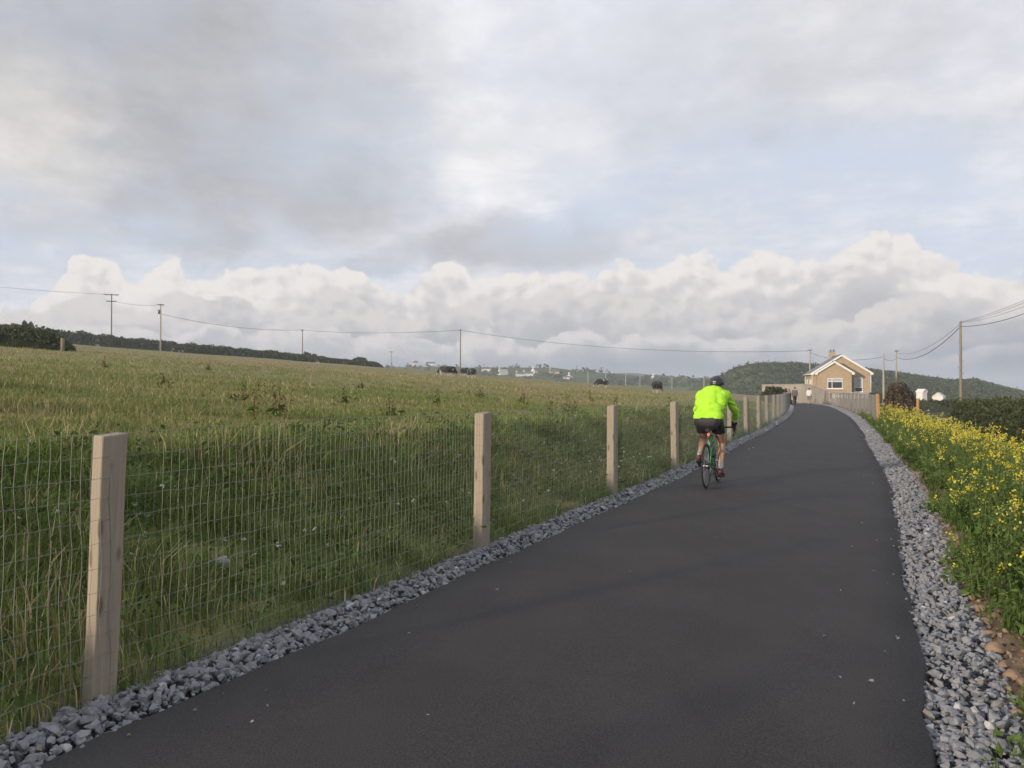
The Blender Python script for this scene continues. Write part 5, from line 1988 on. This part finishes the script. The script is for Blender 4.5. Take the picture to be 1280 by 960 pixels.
    # socks, shoes
    for J, pt in ((RL, R(-10)), (LL, R(-24))):
        a, k = Vector(J['ank']), Vector(J['knee'])
        MB().chain([(tuple(a - Vector((0, 0, 0.02))), 0.041), (tuple(a.lerp(k, 0.10)), 0.041), (tuple(a.lerp(k, 0.20)), 0.043)]).build('sock', M['sock'], root, True)
        m = MB()
        foot(m, J['ank'], pt, 0.006)
        sm = m.fused('shoe', 0.009, 2, [(tuple(a + Vector((0, 0, 0.012))), (0, 0, 1))])
        so = link('shoe', sm, M['shoe_red'], root)
        c, s_ = math.cos(pt), math.sin(pt)
        fx, fz = Vector((c, 0, s_)), Vector((-s_, 0, c))
        rot = Matrix((fx, Vector((0, 1, 0)), fz)).transposed()
        MB().box(a + fx * 0.07 - fz * 0.108, (0.27, 0.075, 0.022), rot, 0.008).build('sole', M['black_lycra'], so)
        MB().tube([a - fx * 0.048 - fz * 0.01, a - fx * 0.05 + fz * 0.012], 0.016, 8).build('heel_tab', M['reflective'], so, True)
    # helmet: vented shell
    s = hup.cross(hf).normalized()
    rot = Matrix((hf, s, hup)).transposed()
    bm = bmesh.new()
    bmesh.ops.create_uvsphere(bm, u_segments=40, v_segments=24, radius=1.0)
    dele = []
    for f in bm.faces:
        c = f.calc_center_median()
        if c.z < -0.12 + 0.10 * c.x: dele.append(f)
    bmesh.ops.delete(bm, geom=dele, context='FACES')
    for v in bm.verts:
        x, y, z = v.co
        lane = abs(math.sin(y * 6.2))
        groove = 0.065 * (lane < 0.38) * (z > 0.18)
        k = 1.0 - groove
        tail = 1.06 if x < -0.2 else 1.0
        v.co = (x * 0.152 * k * tail, y * 0.112 * k, z * 0.118 * k)
    ring = [e for e in bm.edges if e.is_boundary]
    ex = bmesh.ops.extrude_edge_only(bm, edges=ring)
    vs = [g for g in ex['geom'] if isinstance(g, bmesh.types.BMVert)]
    for v in vs: v.co = (v.co.x * 0.86, v.co.y * 0.86, v.co.z - 0.004)
    for f in bm.faces: f.smooth = True
    bmesh.ops.transform(bm, matrix=Matrix.Translation(hc + hup * 0.028) @ rot.to_4x4(), verts=bm.verts[:])
    me = bpy.data.meshes.new('helmet')
    bm.to_mesh(me)
    bm.free()
    ho = link('helmet', me, M['helmet'], root)
    MB().box(hc + hup * 0.075 - hf * 0.152 + s * 0.0, (0.012, 0.05, 0.014), rot, 0.003).build('helmet_badge', M['reflective'], ho)
    for k in (-1, 1):
        MB().tube([hc + s * k * 0.082 + hup * 0.02, hc + s * k * 0.074 - hup * 0.07 + hf * 0.02, hc - hup * 0.118 + hf * 0.03], 0.006, 6).build('helmet_strap', M['grey_foam'], ho)
    return root


BIKE_LOC = (P(882.5, 11.58), 11.58, 0.028)
BIKE_RZ = math.atan2(0.905, 0.425)
build_cyclist(BIKE_LOC, BIKE_RZ)


# ------------------------------------------------------------------ bicycle
M['green_paint'] = simple('green_bike_paint', (0.035, 0.22, 0.075), (0.03, 0.18, 0.06), 5.0, 0.3, spec=0.6)
M['bottle'] = simple('smoky_green_bottle', (0.10, 0.20, 0.12), (0.07, 0.15, 0.09), 9.0, 0.3)
M['tyre'] = simple('black_tyre_rubber', (0.025, 0.025, 0.027), (0.035, 0.034, 0.033), 12.0, 0.85)
M['alloy'] = simple('brushed_alloy', (0.45, 0.45, 0.46), (0.36, 0.36, 0.37), 14.0, 0.35, metal=0.8)
M['black_alloy'] = simple('black_alloy', (0.03, 0.03, 0.033), (0.04, 0.04, 0.043), 10.0, 0.4, spec=0.5)
M['steel'] = simple('dark_steel', (0.14, 0.14, 0.145), (0.10, 0.10, 0.105), 14.0, 0.4, metal=0.7)


def lamp_red():
    m, b = newmat('lit_red_lens')
    b.inputs['Base Color'].default_value = (0.6, 0.03, 0.03, 1)
    b.inputs['Emission Color'].default_value = (1.0, 0.10, 0.08, 1)
    b.inputs['Emission Strength'].default_value = 1.6
    co = objco()
    setc(b, 'Roughness', 0.25 + noise(co, 40.0, 2, 0.5) * 0.1)
    return m


M['red_light'] = lamp_red()


def circle(c, r, n=48, ang0=0.0):
    return [(c[0] + r * math.cos(2 * math.pi * k / n + ang0), c[1], c[2] + r * math.sin(2 * math.pi * k / n + ang0)) for k in range(n)]


def build_bike():
    root = empty('bicycle', BIKE_LOC, BIKE_RZ)
    tag(root, 'green framed road bicycle with a lit red tail light under the rider', 'bicycle')
    RH, FH, BB = Vector((0, 0, 0.338)), Vector((1.0, 0, 0.338)), Vector((0.415, 0, 0.272))
    ST, HT, HB = Vector((0.26, 0, 0.80)), Vector((0.850, 0, 0.81)), Vector((0.885, 0, 0.68))
    f = MB()
    f.tube([BB, ST], 0.017, 10)
    f.tube([BB, HB], 0.021, 10)
    f.tube([ST - Vector((0, 0, 0.03)), HT - Vector((-0.004, 0, 0.02))], 0.016, 10)
    f.tube([HB - Vector((-0.01, 0, 0.02)), HT + Vector((-0.008, 0, 0.03))], 0.021, 10)
    for k in (-1, 1):
        f.tube([BB + Vector((-0.03, k * 0.03, 0)), Vector((0.2, k * 0.045, 0.305)), RH + Vector((0.0, k * 0.066, 0))], 0.010, 8)
        f.tube([ST + Vector((0.0, k * 0.014, -0.04)), Vector((0.14, k * 0.045, 0.58)), RH + Vector((0, k * 0.066, 0))], 0.008, 8)
    f.tube([BB + Vector((0, -0.04, 0)), BB + Vector((0, 0.04, 0))], 0.022, 12)
    f.build('frame', M['green_paint'], root, True)
    fk = MB()
    fk.tube([HB + Vector((0.004, 0, -0.01)), HB + Vector((0.022, 0, -0.045))], 0.018, 8)
    for k in (-1, 1):
        fk.tube([HB + Vector((0.018, k * 0.012, -0.04)), HB + Vector((0.03, k * 0.045, -0.09)), Vector((0.955, k * 0.05, 0.48)), FH + Vector((0, k * 0.05, 0))], [0.013, 0.013, 0.011, 0.009], 8)
    fk.build('fork', M['green_paint'], root, True)
    for hub in (RH, FH):
        t = MB().tube(circle(hub, 0.322, 56), 0.0145, 10, closed=True)
        tw = t.build('tyre', M['tyre'], None, True)
        w = empty('wheel', hub)
        w.parent = root
        tw.parent = w
        tw.location = -hub
        MB().tube(circle((0, 0, 0), 0.300, 56), 0.011, 8, closed=True).build('rim', M['black_alloy'], w, True)
        MB().tube([(0, -0.05, 0), (0, -0.03, 0), (0, 0.03, 0), (0, 0.05, 0)], [0.022, 0.016, 0.016, 0.022], 12).build('hub', M['alloy'], w, True)
        s = MB()
        for k in range(28):
            a = 2 * math.pi * k / 28
            b = a + (0.35 if k % 2 else -0.35)
            y = 0.034 if (k // 2) % 2 else -0.034
            s.tube([(0.02 * math.cos(b), y, 0.02 * math.sin(b)), (0.292 * math.cos(a), 0, 0.292 * math.sin(a))], 0.0012, 4, cap=False)
        s.build('spokes', M['alloy'], w)
    # handlebar with hooks
    stem_top = HT + Vector((-0.01, 0, 0.055))
    hb = MB()
    hb.tube([HT + Vector((-0.008, 0, 0.02)), stem_top, stem_top + Vector((0.09, 0, 0.02))], 0.016, 8)
    hb.build('stem', M['black_alloy'], root, True)
    b0 = stem_top + Vector((0.09, 0, 0.02))
    b = MB()
    pts_ = []
    for k in (-1, 1):
        side = [b0 + Vector((0, k * 0.20, 0)), b0 + Vector((0.02, k * 0.235, 0)), b0 + Vector((0.075, k * 0.245, -0.005)), b0 + Vector((0.10, k * 0.25, -0.045)),
                b0 + Vector((0.085, k * 0.25, -0.095)), b0 + Vector((0.04, k * 0.25, -0.12)), b0 + Vector((-0.03, k * 0.25, -0.125))]
        pts_ = (list(reversed(side)) + pts_) if k == -1 else (pts_ + side)
    b.tube(pts_, 0.0145, 10)
    bar = b.build('handlebar', M['black_alloy'], root, True)
    for k in (-1, 1):
        h = MB()
        p = b0 + Vector((0.085, k * 0.248, 0.0))
        h.cap(p, 0.019, p + Vector((0.065, 0, 0.03)), 0.017)
        h.build('brake_hood', M['tyre'], bar, True)
        MB().tube([p + Vector((0.062, 0, 0.005)), p + Vector((0.078, 0, -0.05)), p + Vector((0.055, k * 0.01, -0.11))], [0.009, 0.008, 0.006], 8).build('brake_lever', M['steel'], bar, True)
    # saddle and post
    MB().tube([ST - Vector((0, 0, 0.06)), Vector((0.222, 0, 0.905))], 0.0135, 10).build('seat_post', M['alloy'], root, True)
    s = MB()
    s.cap((0.115, -0.048, 0.935), 0.030, (0.115, 0.048, 0.935), 0.030)
    s.cap((0.13, 0, 0.935), 0.045, (0.30, 0, 0.935), 0.022)
    s.cap((0.30, 0, 0.935), 0.022, (0.375, 0, 0.928), 0.018)
    so = link('saddle', s.fused('saddle', 0.008, 2), M['black_lycra'], root)
    r = MB()
    for k in (-1, 1):
        r.tube([(0.10, k * 0.025, 0.915), (0.16, k * 0.022, 0.898), (0.27, k * 0.02, 0.898), (0.33, k * 0.01, 0.918)], 0.004, 6)
    r.build('saddle_rail', M['steel'], so)
    MB().box((0.125, 0, 0.868), (0.05, 0.075, 0.055), None, 0.012).build('saddle_bag', M['black_lycra'], root)
    tl = MB().box((0.196, 0, 0.800), (0.026, 0.036, 0.050), None, 0.006).build('tail_light', M['black_alloy'], root)
    MB().box((0.180, 0, 0.800), (0.010, 0.032, 0.042), None, 0.004).build('lens', M['red_light'], tl)
    # crankset: right pedal forward and down, left pedal back and up
    c = MB()
    c.tube([BB + Vector((0, -0.075, 0)), BB + Vector((0, 0.075, 0))], 0.013, 10)
    rp, lp = BB + Vector((0.105, -0.105, -0.135)), BB + Vector((-0.105, 0.105, 0.135))
    c.tube([BB + Vector((0, -0.075, 0)), rp + Vector((0, 0.025, 0))], [0.014, 0.010], 8)
    c.tube([BB + Vector((0, 0.075, 0)), lp + Vector((0, -0.025, 0))], [0.014, 0.010], 8)
    cs = c.build('crankset', M['steel'], root, True)
    MB().tube(circle((BB.x, -0.048, BB.z), 0.092, 40), 0.006, 6, closed=True).build('chainring', M['steel'], cs, True)
    sp = MB()
    for k in range(5):
        a = 2 * math.pi * k / 5
        sp.tube([(BB.x, -0.050, BB.z), (BB.x + 0.09 * math.cos(a), -0.048, BB.z + 0.09 * math.sin(a))], 0.007, 6)
    sp.build('spider', M['steel'], cs)
    for p, k in ((rp, -1), (lp, 1)):
        MB().box(p + Vector((0, k * 0.025, 0)), (0.085, 0.075, 0.020), None, 0.005).build('pedal', M['black_alloy'], root)
    ca = MB()
    for k in range(6):
        ca.tube([(0, -0.030 - 0.0055 * k, 0.338), (0, -0.033 - 0.0055 * k, 0.338)], 0.058 - 0.005 * k, 18)
    ca.build('cassette', M['steel'], root)
    ch = MB()
    ch.tube([(0, -0.046, 0.338 + 0.045), (BB.x, -0.048, BB.z + 0.092)], 0.0045, 5)
    ch.tube([(0.03, -0.046, 0.205), (BB.x, -0.048, BB.z - 0.092)], 0.0045, 5)
    ch.tube([(0.03, -0.046, 0.205), (-0.02, -0.046, 0.235), (0.045, -0.046, 0.285), (0.0, -0.046, 0.338 - 0.045)], 0.0045, 5)
    ch.build('chain', M['steel'], root)
    MB().tube([(0.01, -0.055, 0.315), (0.03, -0.058, 0.275), (0.025, -0.055, 0.205)], [0.014, 0.016, 0.012], 8).build('derailleur', M['alloy'], root, True)
    br = MB()
    for k in (-1, 1):
        br.tube([(0.175, k * 0.03, 0.665), (0.15, k * 0.035, 0.63), (0.125, k * 0.022, 0.618)], 0.008, 6)
    br.build('rear_brake', M['black_alloy'], root)
    p0 = BB.lerp(HB, 0.30) + Vector((-0.022, 0, 0.05))
    p1 = BB.lerp(HB, 0.68) + Vector((-0.022, 0, 0.05))
    bt = MB().tube([p0, p0.lerp(p1, 0.75), p0.lerp(p1, 0.85), p1], [0.036, 0.036, 0.022, 0.02], 14)
    bo = bt.build('water_bottle', M['bottle'], root, True)


build_bike()


# ------------------------------------------------------------------ walkers in the distance
M['grey_jacket'] = simple('grey_jacket_cloth', (0.13, 0.13, 0.145), (0.10, 0.10, 0.115), 8.0, 0.85)
M['dark_trousers'] = simple('dark_trousers_cloth', (0.03, 0.03, 0.036), (0.04, 0.04, 0.046), 8.0, 0.85)
M['white_shirt'] = simple('white_shirt_cloth', (0.72, 0.70, 0.72), (0.64, 0.62, 0.64), 8.0, 0.85)
M['grey_shorts'] = simple('grey_shorts_cloth', (0.24, 0.22, 0.23), (0.19, 0.175, 0.185), 8.0, 0.85)
M['pink_top'] = simple('dusky_pink_cloth', (0.42, 0.24, 0.22), (0.36, 0.20, 0.19), 8.0, 0.85)
M['brown_shoe'] = simple('brown_shoe_leather', (0.12, 0.06, 0.045), (0.09, 0.05, 0.04), 8.0, 0.6)


def build_walker(px, d, h, rz, top, bottom, short, hair, cap_, phase, label):
    x = P(px, d)
    root = empty('person', (x, d, 0.022), rz)
    tag(root, label, 'person', 'walkers on the path')
    k = h / 1.76
    st = 0.26 * phase           # stride: left foot forward when positive

    def V(a): return tuple(np.array(a) * k)
    legs = {}
    for sg in (-1, 1):          # +y left
        fx = st * sg
        an = (fx, sg * 0.085, 0.085 + (0.07 if fx < 0 else 0.0))
        legs[sg] = (V((0, sg * 0.09, 0.92)), V((fx * 0.5 + 0.05, sg * 0.09, 0.50)), V(an))

    def legsh(m, g, lo=1.0):
        for sg in (-1, 1):
            a, b, c = (np.array(q) for q in legs[sg])
            m.chain([(tuple(a), 0.088 * k + g), (tuple((a + b) / 2), 0.076 * k + g), (tuple(b), 0.055 * k + g)])
            e = b + (c - b) * lo
            m.chain([(tuple(b), 0.055 * k + g), (tuple(b * 0.65 + e * 0.35 + np.array([-0.015, 0, 0])), 0.053 * k + g), (tuple(e), 0.038 * k + g)])

    arms_ = {}
    for sg in (-1, 1):
        sw = -st * sg * 0.8
        arms_[sg] = (V((0.0, sg * 0.185, 1.42)), V((-0.03 + sw * 0.35, sg * 0.235, 1.14)), V((0.05 + sw, sg * 0.225, 0.90)))

    def tors(m, g):
        m.cap(V((0, -0.075, 0.97)), 0.105 * k + g, V((0, 0.075, 0.97)), 0.105 * k + g)
        m.cap(V((0, -0.07, 1.15)), 0.10 * k + g, V((0, 0.07, 1.15)), 0.10 * k + g)
        m.cap(V((0, -0.10, 1.30)), 0.105 * k + g, V((0, 0.10, 1.30)), 0.105 * k + g)
        m.cap(V((0, -0.075, 1.06)), 0.10 * k + g, V((0, -0.09, 1.3)), 0.10 * k + g)
        m.cap(V((0, 0.075, 1.06)), 0.10 * k + g, V((0, 0.09, 1.3)), 0.10 * k + g)
        m.cap(V((0, -0.16, 1.42)), 0.062 * k + g, V((0, 0.16, 1.42)), 0.062 * k + g)

    def armsh(m, g, lo=1.0):
        for sg in (-1, 1):
            a, b, c = (np.array(q) for q in arms_[sg])
            m.chain([(tuple(a), 0.058 * k + g), (tuple(b), 0.042 * k + g)])
            m.chain([(tuple(b), 0.042 * k + g), (tuple(b + (c - b) * lo), 0.031 * k + g)])

    m = MB()
    tors(m, -0.01)
    armsh(m, -0.004)
    legsh(m, -0.002)
    m.cap(V((0, 0, 1.44)), 0.058 * k, V((0.02, 0, 1.56)), 0.054 * k)
    hc = Vector(V((0.03, 0, 1.645)))
    head(m, hc, (0, 0, 1), (1, 0, 0), k)
    for sg in (-1, 1):
        c, b = Vector(arms_[sg][2]), Vector(arms_[sg][1])
        hand(m, c, (c - b), (0, -sg, 0), (1, 0, 0), k, 0.8)
        an = np.array(legs[sg][2])
        m.cap(tuple(an - np.array([0.03, 0, 0.045])), 0.032 * k, tuple(an + np.array([0.13, 0, -0.055])), 0.028 * k)
    link('body', m.fused('body', 0.012, 2), M['skin_pale'], root)
    eyes(hc, (0, 0, 1), (1, 0, 0), root, k)
    m = MB()
    tors(m, 0.022)
    armsh(m, 0.016, 0.92)
    link('jacket' if not short else 'shirt', m.fused('top', 0.014, 3, [(V((0, 0, 0.93)), (0, 0, -1))]), M[top], root)
    m = MB()
    m.cap(V((0, -0.075, 0.95)), 0.112 * k, V((0, 0.075, 0.95)), 0.112 * k)
    if short:
        for sg in (-1, 1):
            a, b, c = (np.array(q) for q in legs[sg])
            m.chain([(tuple(a), 0.11 * k), (tuple(b), 0.085 * k)])
        link('shorts', m.fused('shorts', 0.014, 2, [(V((0, 0, 0.52)), (0, 0, -1))]), M[bottom], root)
    else:
        legsh(m, 0.016, 0.95)
        link('trousers', m.fused('trousers', 0.014, 2), M[bottom], root)
    m = MB()
    m.ell(hc + Vector((-0.018, 0, 0.035)) * k, (0.103 * k, 0.088 * k, 0.098 * k))
    if cap_ == 'long':
        m.cap(hc + Vector((-0.05, 0, 0.0)), 0.085 * k, hc + Vector((-0.06, 0, -0.17)), 0.07 * k)
    hm = m.fused('hair', 0.010, 2, [(tuple(hc + Vector((0.045, 0, 0.045)) * k), (1, 0, -0.55))])
    link('hair', hm, M[hair], root)
    for sg in (-1, 1):
        an = np.array(legs[sg][2])
        s = MB()
        s.cap(tuple(an - np.array([0.035, 0, 0.045])), 0.038 * k, tuple(an + np.array([0.15, 0, -0.055])), 0.033 * k)
        s.build('shoe', M['brown_shoe'], root, True)


WDIR = math.atan2(0.94, 0.28)
build_walker(1011.5, 80, 1.74, WDIR, 'white_shirt', 'grey_shorts', True, 'hair', None, 0.6, 'walker in a white top and grey shorts on the path')
build_walker(993.5, 76, 1.80, WDIR + 0.05, 'grey_jacket', 'dark_trousers', False, 'hair', None, -0.9, 'walker in a grey jacket and dark trousers near the left fence')
build_walker(986.2, 89, 1.70, WDIR + 0.4, 'pink_top', 'dark_trousers', False, 'hair_fair', 'long', 0.7, 'walker in a dusky pink top half hidden by the left fence')

# ------------------------------------------------------------------ air
hz = MB().box((0, 600, 17), (3300, 4300, 52)).build('haze', None)
hm = bpy.data.materials.new('pale_haze')
hm.use_nodes = True
nt = hm.node_tree
nt.nodes.remove(nt.nodes['Principled BSDF'])
pv = nt.nodes.new('ShaderNodeVolumePrincipled')
pv.inputs['Color'].default_value = (0.74, 0.81, 0.91, 1)
pv.inputs['Density'].default_value = 0.00055
pv.inputs['Anisotropy'].default_value = 0.0
nt.links.new(pv.outputs[0], nt.nodes['Material Output'].inputs['Volume'])
hz.data.materials.append(hm)
tag(hz, kind='stuff')
